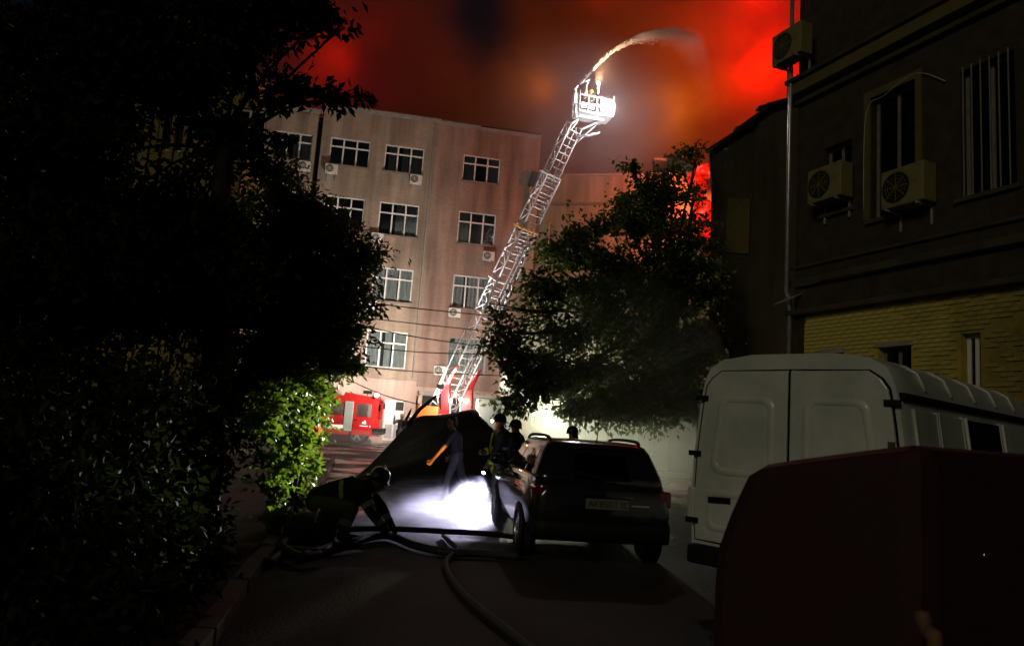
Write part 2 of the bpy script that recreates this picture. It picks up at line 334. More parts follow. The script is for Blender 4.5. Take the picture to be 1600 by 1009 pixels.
# ground floor
mb = MB(); wall_grid(mb, -5.1, 1.75, 0, 3.75, [(0.05, 1.2, 0.15, 2.55)], y=-0.1, depth=0.3); mb.b2((-5.1, -0.1, 3.72), (1.75, 0.0, 3.75)); obj('ground_floor_wall', mb, 'base_plaster', MBLD)
mb = MB(); wall_grid(mb, 1.75, 8.3, 0, 3.45, [(2.1, 5.2, 0, 2.9), (5.9, 7.7, 0.9, 2.8)], y=-0.1, depth=0.7); mb.b2((1.75, -0.1, 3.42), (8.3, -0.06, 3.45)); obj('ground_floor_wall', mb, 'base_plaster', MBLD)
mb = MB(); mb.b2((1.9, -1.1, 3.0), (8.1, -0.1, 3.18)); mb.b2((2.0, -1.0, 2.93), (8.0, -0.1, 3.0)); obj('canopy', mb, 'concrete', MBLD)
for x in (2.0, 5.5, 7.9): mb = MB(); mb.b2((x - 0.12, -1.0, 0), (x + 0.12, -0.76, 2.93)); obj('pillar', mb, 'base_plaster', MBLD, bev=0.02)
mb = MB(); mb.b2((2.1, 0.55, 0), (5.2, 0.6, 2.9)); obj('entrance_recess', mb, 'pink_brick', MBLD)
d = MB(); d.b2((0.05, 0.12, 0.15), (1.2, 0.17, 2.55)); dr = obj('door', d, 'white_frame', MBLD)
for x0, x1, z0, z1 in ((0.12, 0.55, 0.3, 1.1), (0.66, 1.13, 0.3, 1.1), (0.66, 1.13, 1.95, 2.45)):
    q = MB(); q.b2((x0, 0.10, z0), (x1, 0.118, z1)); obj('door_panel', q, 'door_grey' if z0 < 1 else 'room_dark', dr)
# parapet, coping, backing
mb = MB(); mb.b2((-5.1, 0.3, 0), (8.3, 12, 19.5)); mb.b2((-26, 0.55, 0), (-5.1, 12, 19.2))
rm = obj('interior', mb, 'room_dark', MBLD)
for a, b, z, m_ in ((-5.25, 1.9, 20.05, 'concrete'), (1.9, 4.4, 20.0, 'concrete'), (4.4, 8.35, 19.93, 'concrete'), (-26, -5.3, 19.6, 'concrete')):
    q = MB(); q.b2((a, -0.16 + random.uniform(0, .03), z), (b - 0.01, 0.5, z + 0.10)); q.b2((a, -0.09, z - 0.12), (b - 0.02, 0.0, z - 0.002)); obj('coping', q, m_, MBLD)
mb = MB(); mb.b2((-5.2, -0.2, 20.155), (8.3, 0.2, 20.19)); obj('roof_edge', mb, 'roof_rust', MBLD)
mb = MB(); mb.b2((7.75, -0.32, 3.3), (8.3, -0.07, 17.2)); obj('corner_pier', mb, 'annex_plaster', MBLD)
mb = MB(); mb.box((7.95, -0.25, 17.0), (0.5, 0.5, 1.0), Matrix.Rotation(0.2, 3, 'Y')); obj('vent_cowl', mb, 'soot', MBLD, bev=0.1)
# windows: one frame mesh per size, panes are pieces of it
def window_meshes(w, h, tag):
    fr = MB(); t = 0.075
    zt = h * 0.68
    fr.b2((0, 0, 0), (w, 0.07, t)); fr.b2((0, 0, h - t), (w, 0.07, h)); fr.b2((0, 0, t), (t, 0.07, h - t)); fr.b2((w - t, 0, t), (w, 0.07, h - t))
    for k in (1, 2): fr.b2((w * k / 3 - t * .6, 0.001, t), (w * k / 3 + t * .6, 0.069, h - t))
    for k in range(3): fr.b2((w * k / 3 + t * .6, 0.002, zt - t * .6), (w * (k + 1) / 3 - t * .6, 0.068, zt + t * .6))
    fm = fr.mesh('window_frame', 'white_frame')
    ps = []
    for k in range(3):
        for z0, z1 in ((t, zt - t * .6), (zt + t * .6, h - t)):
            q = MB(); q.b2((w * k / 3 + t * .6, 0.03, z0), (w * (k + 1) / 3 - t * .6, 0.036, z1)); ps.append(q.mesh('pane', 'glass'))
    return fm, ps
WM = {}
def curtain(w0, w1, h, seed):
    q = MB(); r_ = random.Random(seed); n = max(6, int((w1 - w0) / 0.04)); ph = r_.random() * 6
    top = [(w0 + (w1 - w0) * i / n, 0.12 + 0.025 * math.sin(i * 1.1 + ph) + 0.012 * math.sin(i * 2.7), h) for i in range(n + 1)]
    bot = [(x, y, 0.05) for x, y, z in top]
    q.add(top + bot, [(i, i + 1, n + 2 + i, n + 1 + i) for i in range(n)]); return q
for ci, (a, b) in enumerate(COLS):
    for ri, (c, d_) in enumerate(ROWS):
        w, h = b - a, d_ - c
        key = (round(w, 2), round(h, 2))
        if key not in WM: WM[key] = window_meshes(w, h, key)
        fm, ps = WM[key]
        grey = (ci == 3 and ri == 0)
        f2 = fm
        if grey: f2 = fm.copy(); f2.materials[0] = MATS['grey_frame']
        yy = {0: 0.24, 1: 0.1, 2: 0.1, 3: 0.04}[ci]
        wo = link('window', f2, MBLD, (a, yy, c))
        for pm in ps: link('pane', pm, wo)
        s_ = MB(); s_.b2((-0.06, -yy - 0.12, -0.07), (w + 0.06, 0.0, -0.003)); obj('sill', s_, 'sill_metal', wo)
        # drapes behind the glass
        dr_ = {(1, 3): [], (2, 3): [(0.1, 0.35), (0.45, 0.62), (.7, .95)], (3, 3): [(0.05, .3), (0.62, 0.97)], (2, 2): [(0.42, 0.68), (0.7, 1)], (3, 2): [(0.02, 0.3)],
               (2, 1): [(0.0, .3), (0.34, 0.63), (0.68, 1)], (3, 1): [(0, .28), (0.4, 1)], (2, 0): [(0, 0.38), (0.44, .62), (0.66, 1)], (3, 0): [(0, 1)], (0, 3): [(0, .4), (.5, 1)]}.get((ci, ri), [])
        for u, v in dr_: obj('curtain', curtain(w * u + 0.02, w * v - 0.02, h - 0.04, ci * 9 + ri), 'curtain', wo)
# drain pipes
mb = MB(); mb.tube([(1.5, -0.12, 3.9), (1.5, -0.12, 19.8)], 0.045); obj('drain_pipe', mb, 'grey_frame', MBLD)
# air conditioners on its wall
def ac_meshes(w, h, d, body, name='air'):
    c = MB(); c.b2((-w / 2, -d, 0), (w / 2, 0, h))
    g = MB(); g.lathe([(h * .40, 0), (h * .40, .012), (h * .36, .012), (h * .36, .004)], (-w * .14, -d, h / 2), (0, -1, 0), 20); g.lathe([(h * .36, 0.0), (h * .36, .004)], (-w * .14, -d, h / 2), (0, -1, 0), 20)
    gr = MB(); 
    for k in range(1, 5): gr.lathe([(h * .075 * k, .006), (h * .075 * k + .008, .012), (h * .075 * k, .014)], (-w * .14, -d, h / 2), (0, -1, 0), 16, cap=False)
    for k in range(4): gr.box((-w * .14, -d - .012, h / 2), (h * .74, .006, .01), Matrix.Rotation(k * math.pi / 4, 3, 'Y'))
    brs = []
    for sx in (-1, 1): br = MB(); brs.append(br); br.b2((sx * w * .36 - .02, -d - .02, -.05), (sx * w * .36 + .02, .12, -.002)); br.b2((sx * w * .36 - .02, 0.02, -.4), (sx * w * .36 + .02, .06, -.05))
    return c.mesh('casing', body), g.mesh('fan_ring', 'dark_grille'), gr.mesh('grille', body), [x.mesh('bracket', 'grey_frame') for x in brs]
ACM = ac_meshes(0.72, 0.56, 0.3, 'ac_white')
def ac_unit(meshes, label, loc, rotz, group):
    t = thing('air_conditioner', label, 'air conditioner', loc, rotz, group)
    o = link('casing', meshes[0], t); b = o.modifiers.new('b', 'BEVEL'); b.width = .02; b.segments = 2
    link('fan_ring', meshes[1], t); link('grille', meshes[2], t); [link('bracket', x, t) for x in meshes[3]]; return t
def facade(t, s, y, z):             # facade coordinates to world
    return Vector(t.location) + Matrix.Rotation(t.rotation_euler.z, 3, 'Z') @ Vector((s, y, z))
for s, z, lab in ((-6.05, 15.75, 'white air conditioner below the half-hidden top-floor window beside the dark recess'),
                  (-4.45, 15.75, 'white air conditioner under the left corner of the top-floor window without curtains'),
                  (0.62, 15.75, 'white air conditioner under the right corner of the curtained top-floor window'),
                  (-1.35, 11.85, 'white air conditioner half behind leaves below a third-floor window'),
                  (5.45, 11.45, 'white air conditioner hanging on long brackets between third and second floor beside the ladder'),
                  (-1.35, 7.75, 'white air conditioner below the window just above the overhead cables'),
                  (3.65, 7.75, 'white air conditioner under the window that the ladder crosses'),
                  (3.05, 4.2, 'white air conditioner low on the pink wall above the entrance canopy')):
    ac_unit(ACM, lab, facade(MBLD, s, -0.22 if s > 1.75 else (-0.1 if s > -5.2 else .0), z), MBLD.rotation_euler.z, 'air conditioners on the brick block')

# ------------------------------------------------------------------ annex wing to the right
c0 = facade(MBLD, 8.3, 0, 0)
ANX = thing('plain_wing', 'windowless pale plaster wing adjoining the brick block, half hidden by the tree', 'building', c0, R(-14))
mb = MB(); wall_grid(mb, 0.0, 16, 0, 17.35, []); obj('wall', mb, 'annex_plaster', ANX)
mb = MB(); mb.b2((0, 0.05, 0), (16, 9, 17.3)); obj('body', mb, 'annex_plaster', ANX)
mb = MB(); mb.b2((-0.05, -0.1, 17.35), (16, 0.5, 17.47)); obj('coping', mb, 'concrete', ANX)
mb = MB(); mb.b2((0, -0.07, 15.45), (16, -0.003, 15.62)); obj('band', mb, 'sill_metal', ANX)
mb = MB(); mb.b2((0, -0.05, 8.0), (16, -0.003, 8.12)); obj('band', mb, 'concrete', ANX)
mb = MB(); mb.tube([(0.95, -0.1, 2.5), (0.95, -0.1, 14.2), (0.95, 0.0, 14.4)], 0.075); obj('drain_pipe', mb, 'pipe', ANX, True)
for z in (4, 7, 10, 13): q = MB(); q.box((0.95, -0.06, z), (0.22, 0.1, 0.06)); obj('pipe_clip', q, 'sill_metal', ANX)
twr = P(1062, 300, 50); TW = thing('stair_tower', 'flat stair tower rising in orange smoke behind the plain wing', 'building', (twr.x, 50, 0), R(-6))
mb = MB(); mb.prism([(-1.1, 0, 0), (1.2, 0, 0), (1.2, 0, 20.3), (-0.2, 0, 21.0), (-1.1, 0, 21.05)], (0, 5, 0)); obj('wall', mb, 'annex_plaster', TW)
mb = MB(); mb.prism([(-1.2, -.1, 21.06), (-.2, -.1, 21.02), (1.3, -.1, 20.32), (1.3, -.1, 20.45), (-.2, -.1, 21.15), (-1.2, -.1, 21.2)], (0, 5.2, 0)); obj('roof', mb, 'roof_rust', TW)
chp = P(1030, 250, 45); CH = thing('chimney', 'square brick chimney stump standing on the roof of the plain wing', 'chimney', (chp.x, 45, 17.3))
mb = MB(); mb.b2((-.33, -.3, -0.3), (.33, .3, 1.4)); obj('shaft', mb, 'old_brick', CH); mb = MB(); mb.b2((-.4, -.37, 1.4), (.4, .37, 1.55)); obj('cap', mb, 'concrete', CH)

# ------------------------------------------------------------------ dark gabled house and flames behind it
GA = thing('gabled_house', 'dark plastered house with a sloping broken roof edge against the red smoke', 'house', (P(1110, 500, 26).x, 26, 0))
def gl(px, py, Y=26): p = P(px, py, Y); return (p.x - GA.location.x, Y - 26, p.z)
poly = [(0.02, 0, 0), (7.0, 0, 0), (7.0, 0, gl(1250, 157)[2]), gl(1222, 162), gl(1200, 172), gl(1160, 205), gl(1113, 236)]
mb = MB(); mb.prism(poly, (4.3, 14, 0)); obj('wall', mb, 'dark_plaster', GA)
for (a, b, th) in ((gl(1106, 240), gl(1163, 203), .12), (gl(1156, 204), gl(1203, 170), .12), (gl(1196, 171), gl(1260, 155), .14)):
    q = MB(); a = Vector(a); b = Vector(b); u = (b - a).normalized(); n_ = Vector((-u.z, 0, u.x)) * th
    q.prism([a + n_ * .1 - Vector((0, .25, 0)), b + n_ * .1 - Vector((0, .25, 0)), b + n_ - Vector((0, .25, 0)), a + n_ - Vector((0, .25, 0))], (4.4, 14.5, 0)); obj('roof_slab', q, 'soot', GA)
for (a, b) in ((gl(1181, 171), gl(1225, 160)), (gl(1146, 203), gl(1172, 196)), (gl(1158, 199), gl(1178, 188))):
    q = MB(); a = Vector(a); b = Vector(b); q.prism([a, b, b + Vector((0, 0, -.09)), a + Vector((0.05, 0, -.05))], (0, 0.4, 0)); obj('broken_board', q, 'soot', GA, loc=(0, -.3, 0))
for (x0, x1, y0, y1, m_) in ((1134, 1172, 312, 395, 'mid_plaster'), (1128, 1165, 470, 560, 'dark_plaster'), (1118, 1128, 400, 440, 'pipe')):
    a, b = gl(x0, y1), gl(x1, y0); q = MB(); q.b2((a[0], -.06, a[2]), (b[0], -.005, b[2])); obj('boarded_window', q, m_, GA, bev=.02)
mb = MB(); mb.tube([gl(1085, 640, 25.6), gl(1085, 520, 25.6)], .02); 
FL = thing('fire', 'red flames and orange wall glow behind the tree and the gabled house', 'fire', (P(1095, 400, 44).x, 44, 0))
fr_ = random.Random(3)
for k, (x, y, hh, ww) in enumerate(((1100, 362, 1.1, .9), (1088, 340, .8, .6), (1098, 310, 1.6, 1.0), (1092, 275, 1.4, .9), (1103, 262, 1.0, .9), (1086, 268, .8, .6), (1062, 348, 1.0, .7), (1052, 322, .7, .6), (1106, 330, 1.0, .6)  )):  # the two leftmost shapes stand for orange glow on the wall
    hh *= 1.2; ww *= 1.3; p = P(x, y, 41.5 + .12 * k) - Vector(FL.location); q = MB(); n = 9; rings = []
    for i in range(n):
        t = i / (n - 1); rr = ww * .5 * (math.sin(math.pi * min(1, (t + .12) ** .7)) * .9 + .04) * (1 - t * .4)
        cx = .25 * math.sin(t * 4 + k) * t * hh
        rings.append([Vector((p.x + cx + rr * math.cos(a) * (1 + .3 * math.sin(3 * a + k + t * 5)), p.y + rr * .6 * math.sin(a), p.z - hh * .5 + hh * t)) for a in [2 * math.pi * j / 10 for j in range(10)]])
    q.loft(rings); obj('flame_or_glow', q, 'flame', FL, True)

# ------------------------------------------------------------------ near brick house on the right
kx = P(1241, 500, 17).x
NB = thing('old_brick_house', 'old dark brick house with ledges, barred windows and a drainpipe behind the white van', 'house', (kx, 17, 0), math.atan2(-0.925, 0.38))
_wx = Vector((0.38, -0.925, 0)).normalized(); _wn = Vector((0.925, 0.38, 0)).normalized()
def wl(px, py):
    d = P(px, py, 1.0) - Vector((0, 0, EYE)); o = Vector((0, 0, EYE)); t = (Vector(NB.location) - o).dot(_wn) / d.dot(_wn); q = o + d * t
    return (q - Vector(NB.location)).dot(_wx), q.z
def wr(x0, y0, x1, y1):             # opening spanned by two photo corners
    a, b = wl(x0, y1), wl(x1, y0); c, e = wl(x0, y0), wl(x1, y1); return (min(a[0], c[0]), max(b[0], e[0]), (a[1] + e[1]) / 2, (c[1] + b[1]) / 2)
zl = wl(1250, 486)[1]; z2 = wl(1291, 440)[1]; z3 = wl(1302, 128)[1]
W1 = wr(1362, 140, 1432, 335); W2 = wr(1502, 95, 1585, 300); W0 = wr(1288, 225, 1330, 330)
Wb = wr(1372, 541, 1424, 640); Wa = wr(1284, 552, 1316, 650); Wc = wr(1503, 520, 1532, 640)
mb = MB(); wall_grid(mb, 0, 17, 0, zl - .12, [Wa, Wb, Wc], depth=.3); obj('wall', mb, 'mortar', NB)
mb = MB(); wall_grid(mb, 0, 17, zl, 17, [W0, W1, W2], depth=.3); obj('wall', mb, 'old_brick', NB)
mb = MB(); mb.b2((0, .35, 0), (17, 9, 16.8)); mb.b2((0, 0.0, 0), (.002, .35, 17)); obj('body', mb, 'old_brick', NB)
for z, dp, h in ((zl - .12, .22, .12), (z2, .14, .16), (z2 + .42, .07, .07), (z3, .28, .30), (z3 + .3, .36, .1), (z3 - .2, .12, .12)):
    q = MB(); q.b2((-.1, -dp, z), (17, 0.0, z + h)); obj('ledge', q, 'dark_plaster' if h < .29 else 'mid_plaster', NB, bev=.02)
def light_fade(mname, dark):  # paints the light's fall-off along the wall into the brick colours
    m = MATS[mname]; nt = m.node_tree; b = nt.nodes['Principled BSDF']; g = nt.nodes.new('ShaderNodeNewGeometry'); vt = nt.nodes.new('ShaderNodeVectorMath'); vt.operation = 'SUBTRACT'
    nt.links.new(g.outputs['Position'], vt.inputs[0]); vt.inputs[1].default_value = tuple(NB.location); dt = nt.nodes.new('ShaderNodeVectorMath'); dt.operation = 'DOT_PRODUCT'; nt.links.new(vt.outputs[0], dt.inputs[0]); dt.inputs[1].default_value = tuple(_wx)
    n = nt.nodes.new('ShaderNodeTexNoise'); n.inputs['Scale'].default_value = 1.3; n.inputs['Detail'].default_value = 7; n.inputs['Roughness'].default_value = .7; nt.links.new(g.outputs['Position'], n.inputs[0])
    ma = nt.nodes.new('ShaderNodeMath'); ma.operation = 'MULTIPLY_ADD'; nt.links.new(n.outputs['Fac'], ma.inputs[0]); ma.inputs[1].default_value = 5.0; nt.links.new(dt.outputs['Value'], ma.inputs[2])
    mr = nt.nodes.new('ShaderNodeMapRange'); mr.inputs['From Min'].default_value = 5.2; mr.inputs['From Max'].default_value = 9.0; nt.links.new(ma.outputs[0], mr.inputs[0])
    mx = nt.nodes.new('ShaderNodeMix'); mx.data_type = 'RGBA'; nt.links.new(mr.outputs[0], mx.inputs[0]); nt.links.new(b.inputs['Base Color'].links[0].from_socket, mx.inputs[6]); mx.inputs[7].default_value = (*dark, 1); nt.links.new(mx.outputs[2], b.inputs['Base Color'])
light_fade('yellow_brick', (.085, .065, .03)); light_fade('mortar', (.07, .055, .03))
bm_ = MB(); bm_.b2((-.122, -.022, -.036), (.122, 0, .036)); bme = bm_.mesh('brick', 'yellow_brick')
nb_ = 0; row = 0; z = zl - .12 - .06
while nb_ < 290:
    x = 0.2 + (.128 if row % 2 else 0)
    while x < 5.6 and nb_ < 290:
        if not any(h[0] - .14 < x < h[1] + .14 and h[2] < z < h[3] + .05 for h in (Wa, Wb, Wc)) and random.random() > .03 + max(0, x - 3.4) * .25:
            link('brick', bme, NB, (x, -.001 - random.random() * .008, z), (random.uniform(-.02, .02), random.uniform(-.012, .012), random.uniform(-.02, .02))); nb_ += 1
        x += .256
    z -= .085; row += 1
def house_window(h, label, m_='sill_metal', bars=0, glass=True):
    w, hh = h[1] - h[0], h[3] - h[2]; f = MB(); t = .07
    f.b2((0, .16, 0), (w, .22, t)); f.b2((0, .16, hh - t), (w, .22, hh)); f.b2((0, .16, t), (t, .22, hh - t)); f.b2((w - t, .16, t), (w, .22, hh - t)); f.b2((w * .5 - t / 2, .165, t), (w * .5 + t / 2, .215, hh - t))
    o = obj('window', f, m_, NB, loc=(h[0], 0, h[2]))
    for a, b in ((t, w * .5 - t / 2), (w * .5 + t / 2, w - t)):
        q = MB(); q.b2((a, .185, t), (b, .19, hh - t)); obj('pane', q, 'car_glass', o)
    q = MB(); q.b2((-.1, -.08, -.08), (w + .1, .15, 0)); obj('sill', q, 'dark_plaster', o)
    for k in range(bars):
        q = MB(); q.tube([(w * (k + .5) / bars, -.04, -.05), (w * (k + .5) / bars, -.04, hh + .05)], .014, 6); obj('bar', q, 'sill_metal', o)
    return o
o = house_window(W1, ''); q = MB()
for a in ((-.16, -.07, 0, W1[3] - W1[2] + .16), (W1[1] - W1[0] - 0, W1[1] - W1[0] + .14, 0, W1[3] - W1[2] + .16)):
    q.b2((a[0], -.05, a[2]), (a[1] if a[0] > 0 else -.002, -.003, a[3]))
q.b2((0, -.05, W1[3] - W1[2] + .002), (W1[1] - W1[0], -.003, W1[3] - W1[2] + .16)); obj('surround', q, 'mid_plaster', o)
house_window(W2, '', bars=6); house_window(W0, ''); house_window(Wb, ''); house_window(Wa, ''); house_window(Wc, '', 'white_frame')
for h in (Wa, Wb): q = MB(); q.b2((h[0] - .05, -.035, h[3]), (h[1] + .05, 0, h[3] + .1)); obj('lintel', q, 'concrete', NB)
mb = MB(); mb.tube([(.02, -.16, 0), (.02, -.16, zl + .25), (.05, -.3, zl + .45), (.05, -.3, 16)], .05, 8); obj('drain_pipe', mb, 'zinc', NB, True)
mb = MB(); mb.prism([(-.28, -.35, zl + .15), (.25, -.35, zl + .22), (.25, 0, zl + .4), (-.28, 0, zl + .34)], (0, 0, .03)); obj('flashing', mb, 'zinc', NB)
mb = MB(); mb.b2((0.0, -.05, 0), (0.35, -.003, zl - .13)); obj('corner_pier', mb, 'old_brick', NB)
ACY = ac_meshes(0.95, 0.78, 0.36, 'ac_yellowed')
for (px, py, lab, pr_) in ((1310, 318, 'yellowed air conditioner on the dark brick house, farther from the framed window', .08), (1432, 326, 'yellowed air conditioner standing in front of the framed window of the brick house', .05),
                      (1262, 104, 'boxy air conditioner jutting from the corner of the brick house against red smoke', .32)):
    s, z = wl(px, py); ac_unit(ACY, lab, facade(NB, s, -pr_, z), NB.rotation_euler.z, 'air conditioners on the old brick house')
def wire_thing(name, pts, r, label, m_='cable', cat='cable', group=None):
    pts = smooth_pts(pts, 6); b = pts[0]; q = MB(); q.tube([p - b for p in pts], r, 5)
    o = obj(name, q, m_, None, True, loc=b); return tagp(o, label, cat, group)
ww = [facade(NB, *(lambda sz: (sz[0], -.05, sz[1]))(wl(x, y))) for x, y in ((1352, 330), (1356, 180), (1385, 150), (1434, 116), (1480, 128))]
wire_thing('wall_wire', ww, .012, 'thin wire running around the framed window of the brick house', 'pipe', 'wire')

# ------------------------------------------------------------------ yellow house at the left, seen through the trees
YH = thing('yellow_house', 'yellow plastered house glimpsed through gaps in the dark trees', 'house', (P(150, 600, 30).x, 30, 0), R(4))
W_ = P(378, 210, 30).x - P(150, 600, 30).x
mb = MB(); wall_grid(mb, -14, W_, 0, 16.5, [(1, 2.4, 8, 10.2), (4, 5.4, 8, 10.2), (1, 2.4, 12, 14.2), (4, 5.4, 12, 14.2)]); obj('wall', mb, 'yellow_plaster', YH)
mb = MB(); mb.b2((-14, .3, 0), (W_, 2.6, 16.4)); obj('body', mb, 'yellow_plaster', YH)
for k in range(12): q = MB(); q.b2((W_ - 6 + k * .5, -.08, 1), (W_ - 5.85 + k * .5, -.003, 16.3)); obj('wall_rib', q, 'yellow_plaster', YH)
mb = MB(); mb.b2((-14.2, -.4, 16.5), (W_ + .2, 2.8, 16.8)); obj('roof', mb, 'roof_rust', YH)
for x, z in ((1, 8), (4, 8), (1, 12), (4, 12)):
    q = MB(); q.b2((x, .1, z), (x + 1.4, .16, z + .08)); q.b2((x, .1, z + 2.1), (x + 1.4, .16, z + 2.2)); q.b2((x, .1, z + .08), (x + .08, .16, z + 2.1)); q.b2((x + 1.32, .1, z + .08), (x + 1.4, .16, z + 2.1)); q.b2((x + .66, .1, z + .08), (x + .74, .16, z + 2.1))
    wo = obj('window', q, 'white_frame', YH); q = MB(); q.b2((x + .08, .12, z + .08), (x + 1.32, .13, z + 2.1)); obj('pane', q, 'car_glass', wo)

# ------------------------------------------------------------------ fence and garage wall to the right
f0 = P(880, 700, 30); FE = thing('panel_fence', 'pale metal panel fence lit by glare behind the parked black car', 'fence', (f0.x, 30, 0), R(-3))
x = 0.0
for k in range(5):
    w = .86 if k < 4 else 1.0; q = MB(); q.b2((0, 0, .22), (w - .02, .05, 2.28)); obj('panel', q, 'fence_paint', FE, loc=(x, random.uniform(-.01, .01), 0), bev=.01)
    q = MB(); q.b2((x - .05, .05, 0), (x + .03, .13, 2.33)); obj('post', q, 'grey_frame', FE); x += w
mb = MB(); mb.b2((0, -.12, 0), (x, -.01, .2)); obj('plinth', mb, 'concrete', FE)
f1 = P(1037, 700, 30); FP = thing('boundary_wall', 'low purplish plastered wall with a pale foot between fence and van', 'wall', (f1.x, 29.8, 0), R(-8))
mb = MB(); mb.b2((.02, 0, 0.2), (6, .25, 2.2)); obj('wall', mb, 'fence_purple', FP); mb = MB(); mb.b2((.02, -.02, 2.2), (6, .28, 2.27)); obj('coping', mb, 'concrete', FP)
mb = MB(); mb.b2((-.9, -.5, 0.0), (6, -.02, .2)); obj('foot', mb, 'fence_paint', FP, bev=.03)

# ------------------------------------------------------------------ overhead cables
for k, pts in enumerate(([(520, 463), (600, 476), (740, 491), (860, 502)], [(520, 492), (600, 500), (700, 511), (880, 528)], [(510, 497), (580, 512), (660, 528), (860, 556)],
                         [(500, 532), (600, 545), (700, 552), (860, 553)], [(500, 560), (590, 575), (660, 581), (760, 586), (900, 589)], [(500, 562), (540, 590), (600, 617), (657, 632)])):
    Y = 30 + .5 * k; wire_thing('overhead_cable', [P(x, y, Y - .004 * (x - 500)) for x, y in pts], .022,
        ('topmost overhead cable, passing below the window that the ladder crosses', 'second-highest overhead cable, running behind the ladder at mid height', 'overhead cable that drops steeply towards the tree, crossing the others', 'thick overhead cable level with the lowest row of windows', 'lowest level overhead cable, just above the entrance canopy', 'sagging black cable running down to the ladder truck')[k], group='overhead cables')

# ------------------------------------------------------------------ wheels
def wheel_mesh(r, w, rim):
    t = MB(); t.lathe([(r * .62, -w / 2), (r * .93, -w / 2), (r, -w * .32), (r, w * .32), (r * .93, w / 2), (r * .62, w / 2)], (0, 0, 0), (1, 0, 0), 28, cap=False)
    m_ = MB(); m_.lathe([(r * .64, -w * .46), (r * .60, -w * .30), (r * .60, w * .30), (r * .64, w * .46)], (0, 0, 0), (1, 0, 0), 28, cap=False)
    for sgn in (-1, 1):
        for k in range(5):
            q = Matrix.Rotation(k * 2 * math.pi / 5, 3, 'X'); m_.box(q @ Vector((sgn * w * .36, 0, r * .33)), (w * .12, r * .20, r * .58), q)
        m_.lathe([(r * .16, 0), (r * .16, .03), (r * .08, .04)], (sgn * w * .32, 0, 0), (sgn, 0, 0), 12)
    d = MB(); d.lathe([(r * .585, -.02), (r * .585, .02)], (0, 0, 0), (1, 0, 0), 20)
    return t.mesh('tyre', 'rubber', True), m_.mesh('rim', rim), d.mesh('brake_disc', 'dark_grille')
def wheel(parent, meshes, loc):
    t = link('wheel', meshes[0], parent, loc); link('rim', meshes[1], t); link('brake_disc', meshes[2], t); return t

# ------------------------------------------------------------------ fire engine on the left
FEX = P(597, 650, 40).x
FT = thing('fire_engine', 'red fire engine with white door emblem parked before the lit facade', 'fire engine', (FEX, 39.4, 0), R(6)); FT.scale = (.96, .96, .94)
rdm = 'engine_red'
mb = MB(); wall_grid(mb, -3.5, 0, .55, 2.62, [(-1.32, -.5, 1.55, 2.25), (-2.85, -2.02, 1.55, 2.25)], depth=.06)
wall_grid(mb, -3.5, 0, .55, 2.62, [(-3.3, -.2, 1.5, 2.45)], y=2.3, depth=.06)
mb.b2((-3.5, .002, 2.56), (-.2, 2.298, 2.66)); mb.b2((-.06, .002, .55), (0, 2.298, 1.45)); mb.b2((-3.5, .002, .5), (-.0, 2.298, .6)); mb.b2((-3.5, .002, .6), (-3.44, 2.298, 2.56)); mb.b2((-.14, .0, 1.45), (0, .1, 2.6)); mb.b2((-.14, 2.2, 1.45), (0, 2.3, 2.6))
obj('cab', mb, rdm, FT)
mb = MB(); mb.b2((-.1, .1, 1.45), (-.07, 2.2, 2.56)); obj('windscreen', mb, 'glass', FT)
for x0, x1 in ((-1.32, -.5), (-2.85, -2.02)):
    q = MB(); q.b2((x0, .03, 1.55), (x1, .038, 2.25)); obj('side_window', q, 'glass', FT)
mb = MB(); mb.b2((-1.45, -.03, .62), (-.3, -.004, 1.50)); dr = obj('door', mb, rdm, FT, bev=.01)
mb = MB(); mb.b2((-1.4, -.07, 1.32), (-1.2, -.03, 1.37)); obj('handle', mb, 'black_plastic', dr)
mb = MB(); mb.prism([(-.95, -.036, 1.16), (-.72, -.036, 1.16), (-.75, -.036, 1.30), (-.80, -.036, 1.38), (-.84, -.036, 1.28), (-.93, -.036, 1.26)], (0, .004, 0)); mb.b2((-1.05, -.036, 1.02), (-.62, -.032, 1.07)); mb.b2((-.52, -.036, .98), (-.48, -.032, 1.1)); obj('emblem', mb, 'truck_white', dr)
mb = MB(); mb.b2((-3.3, -.03, .62), (-2.0, -.004, 1.50)); obj('rear_door', mb, rdm, FT, bev=.01)
mb = MB(); mb.b2((-3.35, -.045, .78), (-1.95, -.032, 1.02)); obj('white_stripe', mb, 'truck_white', FT)
mb = MB(); mb.b2((-1.95, -.06, .7), (-1.48, .0, 2.35)); obj('grab_panel', mb, 'box_grey', FT, bev=.02)
mb = MB(); mb.b2((-.35, -.1, .62), (.25, 2.4, .95)); obj('bumper', mb, 'black_plastic', FT, bev=.03)
mb = MB(); mb.b2((-.55, -.08, 2.66), (-.15, 2.2, 2.74)); obj('roof_visor', mb, rdm, FT)
mb = MB(); mb.prism([(-2.1, 0.1, 2.66), (-.4, .1, 2.66), (-2.0, .1, 2.86)], (0, 2.0, 0)); obj('roof_fairing', mb, rdm, FT)
mb = MB(); mb.lathe([(.15, 0), (.19, .06), (.19, .16), (.16, .2)], (-.28, -.05, 2.8), (0, -1, 0), 16); bl = obj('roof_spotlight', mb, rdm, FT, True)
mb = MB(); mb.lathe([(.15, .202), (.15, .21)], (-.28, -.05, 2.8), (0, -1, 0), 16); obj('lens', mb, 'truck_white', bl)
mb = MB(); mb.tube([(-.05, 0, 2.45), (.15, -.2, 2.4), (.18, -.22, 2.3)], .025, 6); mr_ = obj('mirror_arm', mb, 'black_plastic', FT); mb = MB(); mb.box((.18, -.24, 2.2), (.12, .3, .3)); obj('mirror', mb, 'black_plastic', mr_, bev=.03)
